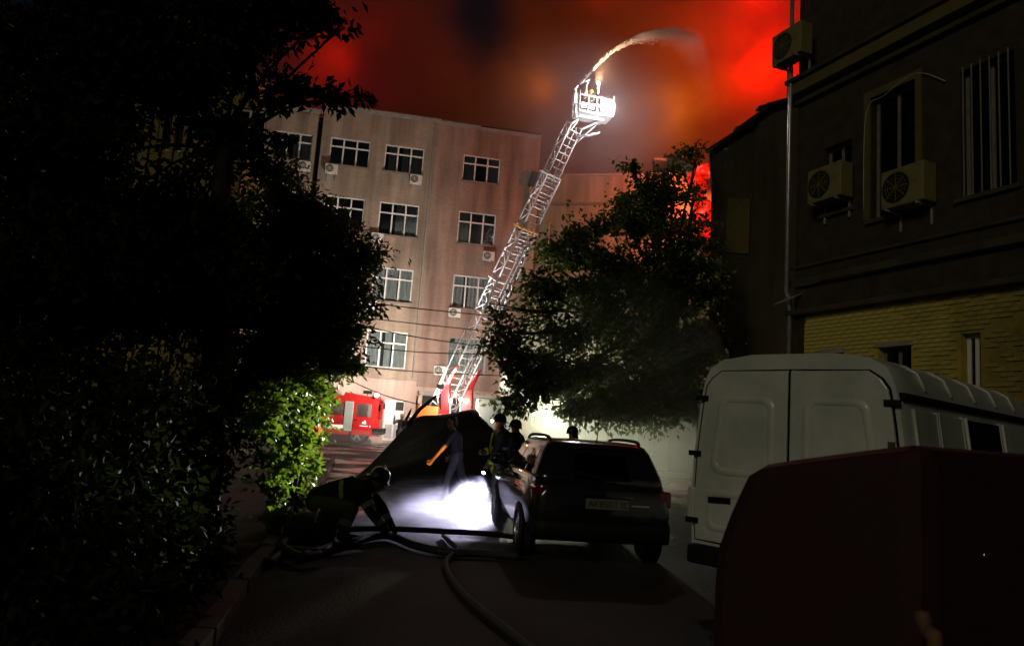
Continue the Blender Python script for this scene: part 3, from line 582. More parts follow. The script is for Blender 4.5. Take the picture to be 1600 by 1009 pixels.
mb = MB(); mb.b2((-8.2, 0, .7), (-3.55, 2.3, 2.75)); obj('body', mb, rdm, FT, bev=.03)
for k in range(4): q = MB(); q.b2((-8.1 + k * 1.14, -.03, 1.0), (-7.05 + k * 1.14, -.003, 2.5)); obj('roller_shutter', q, 'ladder_metal', FT)
WF = wheel_mesh(.5, .34, 'rim')
for x in (-1.15, -5.8):
    for y in (.15, 2.15): o = wheel(FT, WF, (x, y, .5)); o.rotation_euler = (0, 0, R(90))

# ------------------------------------------------------------------ ladder truck
B0 = P(714, 606, 36); T0 = P(906, 200, 31.5)
LT = thing('ladder_truck', 'red fire ladder truck with its long lattice ladder raised to a lit rescue basket', 'ladder truck', (B0.x, 36, 0))
Bl = B0 - Vector(LT.location); Tl = T0 - Vector(LT.location)
l_ = (Tl - Bl); LL = l_.length; l_.normalize(); w_ = Vector((-l_.y, l_.x, 0)).normalized(); n_ = (Vector((0, 0, 1)) - l_ * l_.z).normalized()
def lp(t, s, h): return Bl + l_ * t + w_ * s + n_ * h
ends = [(-2.2, LL * .42, .62, .56), (LL * .30, LL * .62, .54, .48), (LL * .50, LL * .82, .46, .42), (LL * .70, LL * 1.0, .38, .36)]
for k, (t0, t1, hw, hh) in enumerate(ends):
    hb = .07 * k
    q = MB()
    for s in (-hw, hw):
        q.tube([lp(t0, s, hb), lp(t1, s, hb)], .05 - .006 * k, 6); q.tube([lp(t0, s, hb + hh), lp(t1, s, hb + hh)], .035 - .004 * k, 6)
        nn = max(4, int((t1 - t0) / .55))
        for i in range(nn):
            a = t0 + (t1 - t0) * i / nn; b = t0 + (t1 - t0) * (i + 1) / nn
            q.tube([lp(a, s, hb + (hh if i % 2 else 0)), lp(b, s, hb + (0 if i % 2 else hh))], .018, 5)
            q.tube([lp(b, s, hb), lp(b, s, hb + hh)], .014, 5)
    sec = obj('ladder_section', q, 'ladder_metal', LT, True)
    for e in ((t1,) if k < 3 else ()):
        q = MB(); q.tube([lp(e, -hw, hb), lp(e, hw, hb)], .045, 6); q.tube([lp(e, -hw, hb), lp(e, -hw, hb + hh + .1)], .04, 6); q.tube([lp(e, hw, hb), lp(e, hw, hb + hh + .1)], .04, 6); obj('end_frame', q, 'ladder_orange' if k == 1 else 'ladder_metal', sec)
    q = MB(); q.tube([-w_ * hw, w_ * hw], .024, 6); rme = q.mesh('rung', 'ladder_metal', True)
    i = 0; t = max(t0 + .2, ends[k - 1][1] - .3 if False else t0 + .2)
    while t < t1 - .1:
        link('rung', rme, sec, lp(t, 0, hb)); t += .36
q = MB()
for s in (-.12, .12): q.tube([lp(.2, s, -.08), lp(LL * .55, s, -.08)], .03, 6)
obj('extension_cable', q, 'grey_frame', LT)
q = MB(); q.tube([lp(.5, .7, .25), lp(LL * .5, .6, .3), lp(LL * .97, .45, .3)], .035, 6); obj('water_pipe', q, 'ladder_metal', LT, True)
# superstructure
for s in (-.78, .78):
    q = MB(); a, b, c = Bl + w_ * s, Bl + w_ * s * .9 + Vector((0, .1, -1.45)), Bl + l_ * 1.2 + w_ * s + n_ * -.08
    q.prism([a + Vector((-.14, 0, -.10)), a + Vector((.16, 0, .0)), c + Vector((.08, 0, 0)), c + Vector((-.08, 0, -.06))], w_ * .09)
    q.prism([a + Vector((-.16, 0, .06)), a + Vector((.18, 0, .06)), b + Vector((.30, 0, 0)), b + Vector((-.34, 0, 0))], w_ * .12); obj('turret_arm', q, 'engine_red', LT, bev=.03)
q = MB(); q.lathe([(1.15, 0), (1.15, .25), (.9, .3), (.9, .6)], (0, .1, 1.25), (0, 0, 1), 28); obj('turntable', q, 'truck_white', LT)
q = MB(); q.b2((-1.75, -.8, 1.5), (-.75, .1, 2.2)); obj('control_seat', q, 'engine_orange', LT, bev=.06)
q = MB(); q.b2((-1.5, -1.1, .75), (4.6, 1.3, 1.25)); obj('chassis', q, 'engine_red', LT, bev=.03)
q = MB(); q.b2((1.0, -1.05, 1.26), (3.1, 1.25, 2.75)); obj('equipment_box', q, 'box_grey', LT, bev=.12)
q = MB(); q.b2((3.3, -1.1, .6), (5.2, 1.3, 2.75)); cabo = obj('cab', q, 'engine_red', LT, bev=.15)
q = MB(); q.b2((3.6, -1.115, 1.7), (4.7, -1.1, 2.45)); obj('cab_window', q, 'car_glass', cabo)
for x in (-.8, .4, 4.1):
    for y in (-.95, 1.15): o = wheel(LT, WF, (x, y, .5)); o.rotation_euler = (0, 0, R(90))
for (px, py, m_, nm) in ((704, 626, 'lamp_white', 'work_or_added_lamp'), (720, 624, 'lamp_warm', 'work_or_added_lamp'), (834, 646, 'lamp_blue', 'beacon')):
    p = P(px, py, 34.6) - Vector(LT.location); q = MB(); q.ball(p, (.09, .07, .09) if m_ != 'lamp_blue' else (.07, .07, .1)); lo = obj(nm, q, m_, LT, True)
    q = MB(); q.tube([p + Vector((0, .1, -.05)), p + Vector((0, .2, -.7)), p + Vector((0, .9, -1.0))], .03, 6); obj('lamp_stem', q, 'grey_frame', LT)
# rescue basket
bx = Vector((.97, .24, 0)).normalized(); by = Vector((-bx.y, bx.x, 0)); bo = P(926, 183, 31.5) - Vector(LT.location)
def bp(x, y, z): return bo + bx * x + by * y + Vector((0, 0, z))
Rb = Matrix((bx, by, Vector((0, 0, 1)))).transposed()
q = MB(); q.box(bp(0, 0, 0), (1.62, .95, .08), Rb); q.box(bp(-.1, .1, -.1), (1.2, .5, .12), Rb); bk = obj('basket_floor', q, 'ladder_metal', LT, bev=.02)
q = MB()
for z in (.36, .74):
    q.tube([bp(-.8, -.46, z), bp(.8, -.46, z), bp(.8, .46, z), bp(-.8, .46, z), bp(-.8, -.46, z)], .028, 6)
for x in (-.8, -.4, 0, .4, .8):
    for y in (-.46, .46): q.tube([bp(x, y, 0), bp(x, y, .76 + (.16 if x in (-.8, .8) else 0))], .026, 6)
obj('basket_rail', q, 'ladder_metal', bk)
for x in (-.62, -.25): q = MB(); q.box(bp(x, -.49, .25), (.26, .03, .26), Rb); obj('side_panel', q, 'truck_white', bk, bev=.01)
q = MB(); q.box(bp(.46, -.52, .38), (.60, .05, .56), Rb); obj('floodlight_panel', q, 'flood_white', bk, bev=.02)
q = MB(); q.box(bp(.86, -.1, .4), (.05, .6, .5), Rb); obj('floodlight_panel', q, 'flood_white', bk, bev=.02)
q = MB(); q.box(bp(-.95, -.3, .55), (.22, .25, .5), Rb); q.tube([bp(-.9, -.3, .75), bp(-1.05, -.45, .95), bp(-.95, -.5, 1.1)], .06, 8); q.tube([bp(-.95, -.4, .2), bp(-1.0, -.5, -.1), bp(-.85, -.3, -.3)], .07, 8); obj('control_box', q, 'ladder_metal', bk, bev=.02)
q = MB(); q.tube([bp(-.5, -.4, .74), bp(-.54, -.45, 1.2), bp(-.46, -.5, 1.36)], .04, 8); q.tube([bp(-.62, -.5, 1.33), bp(-.52, -.52, 1.40), bp(-.42, -.50, 1.47)], [.055, .05, .035], 8); mo = obj('water_monitor', q, 'ladder_metal', bk, True)
q = MB(); q.tube([bp(.05, -.4, .95), bp(.05, -.4, 1.35)], .02, 6); q.ball(bp(.05, -.4, 1.42), .06); q.ball(bp(.05, -.4, 1.2), .05); obj('lamp_mast', q, 'lamp_white', bk)
q = MB()
for s in (-.38, .38): q.tube([lp(LL, s, .2), bp(s * 1.2 - .1, .1, -.12)], .045, 6); q.tube([lp(LL - .8, s, .25), bp(s * 1.2 - .1, .3, -.14)], .03, 6)
obj('basket_mount', q, 'ladder_metal', bk)
q = MB(); q.tube([lp(LL - .3, .38, .2), P(920, 212, 31.5) - Vector(LT.location), P(937, 208, 31.3) - Vector(LT.location)], .05, 6); obj('side_arm', q, 'ladder_metal', bk, True)
# water jet: thousands of drops along the arc
jp = smooth_pts([P(910, 127, 31.4), P(930, 105, 32), P(962, 76, 33), P(1000, 57, 34.2), P(1035, 49, 35.4), P(1065, 50, 36.4), P(1088, 57, 37.2)], 10)
N = 22000; tt = rng.random(N) ** 1.45 * (len(jp) - 1.001); ii = tt.astype(int); ja = np.array([tuple(p) for p in jp])
cen = ja[ii] + (ja[ii + 1] - ja[ii]) * (tt - ii)[:, None]; fr = tt / len(jp)
cen += rng.normal(0, 1, (N, 3)) * (0.016 + 0.20 * fr ** 2.4)[:, None]; cen[:, 2] -= rng.exponential(1, N) * .5 * fr ** 3
sz = (0.010 + 0.014 * rng.random(N)) * (1.5 - .9 * fr)
K = 4000; u = rng.random(K); v = rng.exponential(.55, K); e0 = ja[-1]; e1 = ja[-14]      # thin veil falling from the end of the arc
fall = e1 + (e0 - e1) * u[:, None] + np.stack([v * 1.1, v * .8, -v * v * 1.6 - .1 * v], 1) + rng.normal(0, .10, (K, 3)); cen = np.concatenate([cen, fall]); sz = np.concatenate([sz, .008 + .006 * rng.random(K)]); fr = np.concatenate([fr, np.ones(K)]); ii = np.concatenate([ii, np.full(K, len(ja) - 2)]); N += K
oc = np.array([(1, 0, 0), (-1, 0, 0), (0, 1, 0), (0, -1, 0), (0, 0, 1), (0, 0, -1)], float)
tg = ja[ii + 1] - ja[ii]; tg /= np.linalg.norm(tg, axis=1)[:, None]; tg += rng.normal(0, .12, (N, 3)); s1 = np.cross(tg, (0.2, 1, 0.1)); s1 /= np.linalg.norm(s1, axis=1)[:, None]; s2 = np.cross(tg, s1)
V = (cen[:, None, :] + (oc[None, :, 0:1] * tg[:, None] * (1 + 7 * (1 - fr))[:, None, None] + oc[None, :, 1:2] * s1[:, None] + oc[None, :, 2:3] * s2[:, None]) * (sz * .8)[:, None, None]).reshape(-1, 3)
of = np.array([(0, 2, 4), (2, 1, 4), (1, 3, 4), (3, 0, 4), (2, 0, 5), (1, 2, 5), (3, 1, 5), (0, 3, 5)])
Fc = (of[None] + (np.arange(N) * 6)[:, None, None]).reshape(-1, 3)
mat('water_drop', (0.85, 0.82, 0.80), 0.3, transl=0.5)
[x for x in MATS['water_drop'].node_tree.nodes if x.type == 'BSDF_TRANSLUCENT'][0].inputs[0].default_value = (.9, .82, .76, 1)
def np_mesh(name, V, Fc, m_, smooth=False):
    me = bpy.data.meshes.new(name); me.vertices.add(len(V)); me.vertices.foreach_set('co', np.ascontiguousarray(V, dtype=np.float32).ravel())
    k = Fc.shape[1]; me.loops.add(Fc.size); me.loops.foreach_set('vertex_index', np.ascontiguousarray(Fc, dtype=np.int32).ravel())
    me.polygons.add(len(Fc)); me.polygons.foreach_set('loop_start', np.arange(0, Fc.size, k, dtype=np.int32)); me.polygons.foreach_set('loop_total', np.full(len(Fc), k, dtype=np.int32))
    me.materials.append(MATS[m_]); me.update(calc_edges=True); me.validate(); return me
tagp(link('water_jet', np_mesh('water_jet', V, Fc, 'water_drop')), 'arc of water shot from the rescue basket into the smoke', 'water jet', kind='stuff')

# ------------------------------------------------------------------ parked black estate car
CAR = thing('parked_car', 'black estate car with roof rails and aerial parked beside the fire crew', 'car', (1.24, 9.0, 0), R(6.9))
def rrect(hw, z0, z1, y, rc=.12, n=4, top=None):      # rounded cross-section in x-z
    hwt = top if top is not None else hw; out = []
    for (cx, cz, a0) in ((hw - rc, z0 + rc, -90), (hwt - rc, z1 - rc, 0), (-hwt + rc, z1 - rc, 90), (-hw + rc, z0 + rc, 180)):
        for i in range(n + 1): a = R(a0 + 90 * i / n); out.append(Vector((cx + rc * math.cos(a), y, cz + rc * math.sin(a))))
    return out
def body_ring(y, hw, z0, zs, z1, ht):                 # sill, shoulder, belt
    half = [(hw - .10, z0), (hw - .03, z0 + .10), (hw, zs - .18), (hw + .012, zs), (hw - .015, zs + .14), (ht, z1)]
    return [Vector((x, y, z)) for x, z in half] + [Vector((0, y, z1 + .015))] + [Vector((-x, y, z)) for x, z in reversed(half)] + [Vector((0, y, z0))]
st = [(0.0, .74, .36, .66, .88, .66), (.05, .82, .30, .66, .95, .72), (.22, .87, .26, .67, .99, .78), (.7, .89, .24, .68, 1.0, .81), (2.2, .89, .22, .68, .98, .82), (3.0, .89, .22, .67, .95, .81), (3.4, .88, .23, .66, .91, .79), (4.1, .85, .25, .64, .82, .72), (4.4, .76, .30, .60, .72, .6), (4.5, .62, .36, .56, .64, .5)]
mb = MB(); mb.loft([body_ring(*s) for s in st]); cb = obj('body', mb, 'black_paint', CAR, True, bev=0)
def gh_ring(z, y0, y1, hw0, hw1, rc=.16, n=4):
    out = []
    for (cx, cy_, a0) in ((hw1 - rc, y1 - rc, 0), (-hw1 + rc, y1 - rc, 90), (-hw0 + rc, y0 + rc, 180), (hw0 - rc, y0 + rc, 270)):
        for i in range(n + 1): a = R(a0 + 90 * i / n); out.append(Vector((cx + rc * math.cos(a), cy_ + rc * math.sin(a), z)))
    return out
GH = [(.93, .10, 3.25, .81, .80), (1.05, .15, 3.0, .79, .78), (1.2, .23, 2.72, .735, .73), (1.34, .31, 2.42, .68, .68), (1.42, .40, 2.2, .635, .64), (1.455, .55, 2.0, .56, .57), (1.465, .8, 1.8, .4, .4)]
def gh_at(z):
    for a, b in zip(GH, GH[1:]):
        if a[0] <= z <= b[0]: t = (z - a[0]) / (b[0] - a[0]); return [a[i] + (b[i] - a[i]) * t for i in range(5)]
mb = MB(); mb.loft([gh_ring(*g) for g in GH]); obj('cabin', mb, 'black_paint', CAR, True)
rows = [1.01, 1.1, 1.2, 1.3, 1.37]
q = MB(); g = []
for z in rows:
    G_ = gh_at(z); hw = G_[3] - .15; g.append([Vector((hw * u, G_[1] - .006 + .03 * u * u * u * u, z)) for u in (-1, -.5, 0, .5, 1)])
q.loft(g, cap=False, closed=False); rw = obj('rear_window', q, 'car_glass', CAR, True)
q = MB(); q.tube([(.25, .12, 1.03), (-.05, .13, 1.045), (-.38, .17, 1.11)], .012, 5); obj('wiper', q, 'black_plastic', rw)
for sx in (-1, 1):
    for u0, u1 in ((.16, .34), (.37, .60), (.63, .86)):
        q = MB(); g = []
        for z in (1.02, 1.12, 1.22, 1.32):
            G_ = gh_at(z); g.append([Vector((sx * (G_[3] + (G_[4] - G_[3]) * u + .006), G_[1] + (G_[2] - G_[1]) * u, z)) for u in (u0, u1)])
        q.loft(g, cap=False, closed=False); obj('side_window', q, 'car_glass', CAR)
    q = MB(); q.tube(smooth_pts([(sx * .575, .58, 1.43), (sx * .59, .72, 1.485), (sx * .60, 1.5, 1.495), (sx * .60, 2.1, 1.47), (sx * .60, 2.25, 1.40)], 4), .022, 6); obj('roof_rail', q, 'black_plastic', CAR, True)
    q = MB(); q.b2((sx * .64 - .13, .02, .70), (sx * .64 + .13, .10, .93)); q.b2((sx * .8 - .05, .08, .72), (sx * .8 + .07, .28, .92)); obj('tail_light', q, 'tail_red', CAR, bev=.03)
    q = MB(); q.tube([(sx * .80, 2.75, 1.0), (sx * .95, 2.72, 1.02)], .03, 6); mi_ = obj('mirror_arm', q, 'black_plastic', CAR); q = MB(); q.ball((sx * 1.0, 2.72, 1.06), (.11, .07, .09)); obj('mirror', q, 'black_paint', mi_, True)
    for yy in (1.35, 2.35): q = MB(); q.tube([(sx * .905, yy, .80), (sx * .93, yy + .03, .80), (sx * .93, yy + .15, .80), (sx * .905, yy + .18, .80)], .012, 5); obj('door_handle', q, 'chrome', CAR)
    for yy in (.78, 3.5):
        q = MB(); q.lathe([(.372, 0), (.372, .006), (.36, .008)], (sx * .888, yy, .335), (sx, 0, 0), 28); obj('wheel_arch', q, 'black_plastic', CAR, True)
q = MB(); q.loft([[Vector((x, y - .045 + .16 * abs(x) ** 3, z)) for z, y in ((.30, .02), (.36, -.03), (.50, -.035), (.55, .01))] for x in [i * .168 - .84 for i in range(11)]], cap=True, closed=True); obj('bumper', q, 'black_plastic', CAR, True)
q = MB(); q.box((.05, -.005, .74), (.53, .02, .12)); pl_ = obj('number_plate', q, 'plate_white', CAR, bev=.006)
for k, ch in enumerate('AX8503IC'): link('plate_letter', text_mesh('plate_letter', ch, .105, 'plate_ink'), pl_, (.05 - .205 + k * .056 + (.018 if k > 1 else 0) + (.018 if k > 5 else 0), -.017, .74), (R(90), 0, 0))
q = MB(); q.box((.05, -.008, .83), (.62, .03, .025)); obj('trim_strip', q, 'chrome', CAR); q = MB(); q.lathe([(.035, 0), (.035, .01)], (0, .0, .875), (0, -1, 0), 12); obj('badge', q, 'chrome', CAR)
q = MB(); q.box((.45, -.01, .74), (.22, .012, .02)); obj('trim_strip', q, 'chrome', CAR); q = MB(); q.box((.3, -.03, .45), (.26, .02, .02)); obj('trim_strip', q, 'chrome', CAR)
q = MB(); q.tube([(.03, .62, 1.455), (.03, .60, 1.52), (.03, .55, 1.80)], [.012, .006, .004], 5); obj('aerial', q, 'black_plastic', CAR)
q = MB(); q.box((0.02, .42, 1.39), (.2, .02, .02)); obj('brake_lamp', q, 'tail_red', CAR)
WC = wheel_mesh(.33, .21, 'rim')
for x in (-.81, .81):
    for y in (.78, 3.5): wheel(CAR, WC, (x, y, .33))

# ------------------------------------------------------------------ white van
VAN = thing('parked_van', 'dirty white high-roof van with two blank rear doors before the brick house', 'van', (2.60, 6.80, 0), R(-48))
prof = [(.96, .42), (1.01, .55), (1.04, 1.0), (1.02, 1.45), (.965, 1.95), (.925, 2.16), (.86, 2.30), (.72, 2.385), (.4, 2.43)]
def vring(y, s=1.0, dz=0.0, cut=9):
    pts = [(x * s, min(z + dz, 9)) for x, z in prof]
    return [Vector((x, y, z)) for x, z in pts] + [Vector((-x, y, z)) for x, z in reversed(pts)]
mb = MB(); mb.loft([vring(.0, .985), vring(.03), vring(.3), vring(2.0), vring(3.9)] + [[Vector((v.x * s, y, min(v.z, zc))) for v in vring(y)] for y, zc, s in ((4.3, 2.35, .99), (4.7, 1.95, .98), (5.1, 1.35, .97), (5.6, 1.1, .9), (5.75, .95, .82))]); vb = obj('body', mb, 'van_white', VAN, True, bev=0)
for p in vb.data.polygons:
    if len(p.vertices) > 6: p.use_smooth = False
m_ = vb.modifiers.new('e', 'EDGE_SPLIT'); m_.split_angle = R(38)
def vx(z):
    for a, b in zip(prof, prof[1:]):
        if a[1] <= z <= b[1]: return a[0] + (b[0] - a[0]) * (z - a[1]) / (b[1] - a[1])
def rr_poly(x0, x1, z0, z1, r, n=4, tl=0, tr=0):
    out = []
    for cx, cz, a0, in ((x1 - r, z0 + r, -90), (x1 - r - tr, z1 - r, 0), (x0 + r + tl, z1 - r, 90), (x0 + r, z0 + r, 180)):
        for i in range(n + 1): a = R(a0 + 90 * i / n); out.append((cx + r * math.cos(a), cz + r * math.sin(a)))
    return out
for sx in (-1, 1):
    # outer outline of one door leaf, then the recessed blank panel
    zt = 2.27
    edge = [(vx(z) - .07, z) for z in (.62, 1.0, 1.45, 1.8, 2.0, 2.12)] + [(vx(2.2) - .10, 2.2), (vx(2.27) - .17, zt)]
    outer = [(.012, .62)] + edge + [(.012, zt)]
    q = MB(); y0 = -.03
    q.prism([(sx * x, y0, z) for x, z in outer], (0, .03, 0)); dj = obj('rear_door', q, 'van_white', VAN, bev=.012)
    q = MB(); q.tube([(sx * x, -.004, z) for x, z in [(.004, .6)] + [(x + .012, z) for x, z in edge] + [(.004, zt + .014), (.004, .6)]], .011, 5); obj('door_seal', q, 'near_black', dj)
    px0, px1, pz0, pz1 = .14, .80, 1.28, 2.02
    for (za, zb, r_) in ((1.26, 2.03, .12), (.72, 1.12, .08)):
        o_ = rr_poly(.13, .83 if zb < 2 else .80, za, zb, r_, tr=.07 if zb > 2 else 0); i1 = rr_poly(.165, .795 if zb < 2 else .765, za + .035, zb - .035, r_ - .02, tr=.07 if zb > 2 else 0); i2 = rr_poly(.20, .76 if zb < 2 else .73, za + .07, zb - .07, r_ - .04, tr=.07 if zb > 2 else 0)
        q = MB(); rings = [[Vector((sx * x, yy, z)) for x, z in pp] for pp, yy in ((o_, y0 - .001), (i1, y0 - .026), (i2, y0 - .004))]
        q.loft(rings, cap=False); q.add(rings[-1], [tuple(range(len(rings[-1])))]); obj('door_panel', q, 'van_white', dj, True)
    for z in (.80, 1.45, 2.0): q = MB(); q.box((sx * (vx(z) - .05), -.04, z), (.13, .03, .05)); obj('hinge', q, 'black_plastic', dj)
    q = MB(); q.b2((sx * .99 - .055, -.035, .75), (sx * .99 + .03, .05, 1.12)); obj('tail_light', q, 'tail_red' if sx > 0 else 'van_white', VAN, bev=.02)
    q = MB(); q.tube([(sx * (vx(2.08) + .015), .02, 2.06), (sx * (vx(2.08) + .015), 3.9, 2.06)], .035, 6); obj('gutter', q, 'black_plastic', VAN)
q = MB(); q.box((0, -.045, 1.05), (.06, .03, .22)); obj('door_handle', q, 'black_plastic', VAN)
q = MB(); q.box((.90, -.045, 1.62), (.05, .02, .12)); q.box((.86, -.05, 1.60), (.04, .02, .05)); obj('latch', q, 'chrome', VAN)
q = MB(); q.b2((-.98, -.12, .40), (.98, .02, .58)); obj('bumper', q, 'black_plastic', VAN, bev=.03)
VAN.scale = (1, 1, 1.0)
for yy in (.62, 1.3, 2.0, 2.7, 3.4):   # pressed ribs over the roof shoulder
    q = MB(); q.tube([(vx(z) + .006 if z < 2.42 else .3, yy, z + .004) for z in (2.14, 2.22, 2.30, 2.36, 2.40)] + [(0, yy, 2.445)] + [(-(vx(z) + .006), yy, z + .004) for z in (2.40, 2.36, 2.30, 2.22, 2.14)], .016, 5); obj('roof_rib', q, 'van_white', VAN, True)
for (ya, yb, m2) in ((.22, .74, 'van_white'), (.80, 1.42, 'van_white'), (1.55, 2.6, 'near_black'), (2.75, 3.8, 'van_white')):
    q = MB(); g = [[Vector((vx(z) + .012, y, z)) for z in (1.30, 1.5, 1.7, 1.95)] for y in (ya, yb)]; q.loft(g, cap=False, closed=False); pnl = obj('side_panel', q, m2, VAN)
    s_ = pnl.modifiers.new('s', 'SOLIDIFY'); s_.thickness = .02; s_.offset = 0
    for y in (ya, yb): q = MB(); q.tube([(vx(z) + .015, y, z) for z in (1.28, 1.5, 1.7, 1.97)], .018, 5); obj('panel_rib', q, 'van_white', VAN, True)
WV = wheel_mesh(.34, .22, 'rim')
for x in (-.87, .87):
    for y in (1.0, 4.6): wheel(VAN, WV, (x, y, .34))

# ------------------------------------------------------------------ dark container in the foreground
A_ = P(1105, 860, 3.7); A_.z = 0; B_ = P(1430, 690, 3.05); B_.z = 0
BIN = thing('refuse_container', 'dark red refuse container with a sloping top in deep shade before the van', 'container', B_)
uu = (B_ - A_).normalized(); nrm = Vector((uu.y, -uu.x, 0))
def onface(px, py):
    d = P(px, py, 1.0) - Vector((0, 0, EYE)); o = Vector((0, 0, EYE)); t = (B_ - o).dot(nrm) / d.dot(nrm); return o + d * t - B_
back = Vector((.90, .43, 0)).normalized() * 2.3
fp = [onface(1443, 689), onface(1330, 702), onface(1220, 717), onface(1178, 724), onface(1158, 736), onface(1146, 760), onface(1128, 800), onface(1110, 850), onface(1104, 900)]
lb = fp[-1].copy(); lb.z = .08; rb = fp[0].copy(); rb.z = .08
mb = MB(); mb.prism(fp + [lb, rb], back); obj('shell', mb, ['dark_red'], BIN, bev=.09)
rp = [Vector((0, 0, .12)), back * .99 + Vector((0, 0, .12)), back * .99 + Vector((0, 0, fp[0].z - .01)), Vector((0, 0, fp[0].z - .01))]
q = MB(); pt = onface(1443, 800); q.ball(back * .16 + uu * .04 + Vector((0, 0, P(1490, 868, 3.1).z)), (.012, .012, .016)); obj('rivet', q, 'chrome', BIN, True)
q = MB(); pp_ = onface(1130, 782); q.box(pp_ - Vector((.02, 0, 0)), (.1, .04, .03)); obj('lug', q, 'near_black', BIN)
for s in (.1, .9):
    for b_ in (.05, .9): q = MB(); c_ = lb + (rb - lb) * s + back * b_; q.lathe([(.06, -.02), (.08, -.02), (.08, .02), (.06, .02)], (c_.x, c_.y, .08), (uu.x, uu.y, 0), 12); obj('castor', q, 'rubber', BIN)
hp = [P(1462, 1030, 1.7), P(1452, 990, 1.72), P(1444, 972, 1.74), P(1442, 955, 1.75)]
fl = hp[0].copy(); fl.z = 0; pts = smooth_pts([fl, fl + Vector((0, 0, hp[0].z * .5))] + hp, 6)
q = MB(); q.tube([p - fl for p in pts], [.016] * (len(pts) - 2) + [.015, .010], 10); tagp(obj('bent_pipe', q, 'tan_rubber', None, True, loc=fl), 'short tan bent pipe standing up before the dark container', 'pipe')

# ------------------------------------------------------------------ tarpaulin covered load
TP0 = P(660, 700, 18.6); TP = thing('covered_load', 'tall load under a black tarpaulin with a long sloping side behind the man', 'load', (TP0.x, 18.6, 0))
def tl(px, py, Y=18.6): p = P(px, py, Y); return Vector((p.x, Y, max(p.z, .02))) - Vector(TP.location)
out = [tl(535, 790), tl(548, 757), tl(578, 722), tl(612, 688), tl(648, 652), tl(700, 646), tl(741, 641), tl(762, 664), tl(790, 690), tl(815, 720), tl(830, 790)]
mb = MB(); rings = []; out = smooth_pts(out, 7)
for j in range(22):
    t = j / 21; ring = []
    for i, p in enumerate(out):
        u = i / (len(out) - 1); fold = .035 * math.sin(u * 34 + 2.5 * math.sin(t * 5)) + .03 * math.sin(t * 17 + u * 9) + .02 * math.sin(u * 71 + t * 23)
        k = 1 - .10 * abs(t - .15) - .10 * max(0, t - .7) ** 2 * 10 * .3
        edge = .25 * math.sin(math.pi * min(1, t / .12) / 2) - .25      # rounded front edge
        ring.append(Vector((p.x * k * (1 + edge * .12) + fold * .6, p.y + t * 2.7 + .5 * fold, max(0, p.z * k * (1 + edge * .12) + fold * .5))))
    rings.append(ring)
mb.loft(rings, cap=True, closed=True); obj('tarpaulin', mb, 'tarp', TP, True)
mb = MB(); mb.tube([tl(636, 664), tl(655, 640), tl(683, 617)], [.05, .045, .03], 8); obj('pole', mb, 'soot', TP)
mb = MB(); mb.tube([tl(634, 656), tl(640, 645), tl(643, 637)], [.04, .03, .008], 6); obj('pole', mb, 'soot', TP)

# ------------------------------------------------------------------ people
def capsule(q, p0, r0, p1, r1, n=12, sq=(1, 1)):
    p0, p1 = Vector(p0), Vector(p1); d = (p1 - p0); L = d.length; d = d.normalized() if L > 1e-6 else Vector((0, 0, 1))
    pts, rs = [], []
    for i in range(4): a = R(8 + 82 * i / 4); pts.append(p0 - d * r0 * math.cos(a)); rs.append(r0 * math.sin(a))
    for i in range(6): t = i / 5; pts.append(p0 + (p1 - p0) * t); rs.append(r0 + (r1 - r0) * t)
    for i in range(4): a = R(90 - 82 * (i + 1) / 4); pts.append(p1 + d * r1 * math.cos(a)); rs.append(r1 * math.sin(a))
    q.tube(pts, rs, n)
def person(name, label, base, caps, mats, voxel=.014, group=None, smooth_it=4):
    """caps: (p0, r0, p1, r1, material index[, [(t0,t1,index)...]]) -> one continuous skin"""
    t = thing(name, label, 'person', base, 0, group); q = MB()
    for c in caps: capsule(q, c[0], c[1], c[2], c[3])
    me = q.mesh('body', mats[0]); o = bpy.data.objects.new('tmp', me); C.objects.link(o)
    m1 = o.modifiers.new('r', 'REMESH'); m1.mode = 'VOXEL'; m1.voxel_size = voxel
    m2 = o.modifiers.new('s', 'SMOOTH'); m2.factor = .5; m2.iterations = smooth_it
    dg = bpy.context.evaluated_depsgraph_get(); me2 = bpy.data.meshes.new_from_object(o.evaluated_get(dg)); bpy.data.objects.remove(o)
    me2.materials.clear(); [me2.materials.append(MATS[x]) for x in mats]
    n = len(me2.polygons); cen = np.empty(n * 3, np.float32); me2.polygons.foreach_get('center', cen); cen = cen.reshape(-1, 3)
    best = np.full(n, 1e9); idx = np.zeros(n, np.int32)
    for c in caps:
        a = np.array(c[0], float); b = np.array(c[2], float); d = b - a; L2 = max(d @ d, 1e-9); tt = np.clip(((cen - a) @ d) / L2, 0, 1)
        di = np.linalg.norm(cen - (a + tt[:, None] * d), axis=1) - (c[1] + (c[3] - c[1]) * tt); mi = np.full(n, c[4])
        for s in (c[5] if len(c) > 5 else ()): mi[(tt >= s[0]) & (tt <= s[1])] = s[2]
        w = di < best; best[w] = di[w]; idx[w] = mi[w]
    me2.polygons.foreach_set('material_index', idx); me2.polygons.foreach_set('use_smooth', np.ones(n, bool)); me2.update()
    link('body', me2, t); return t
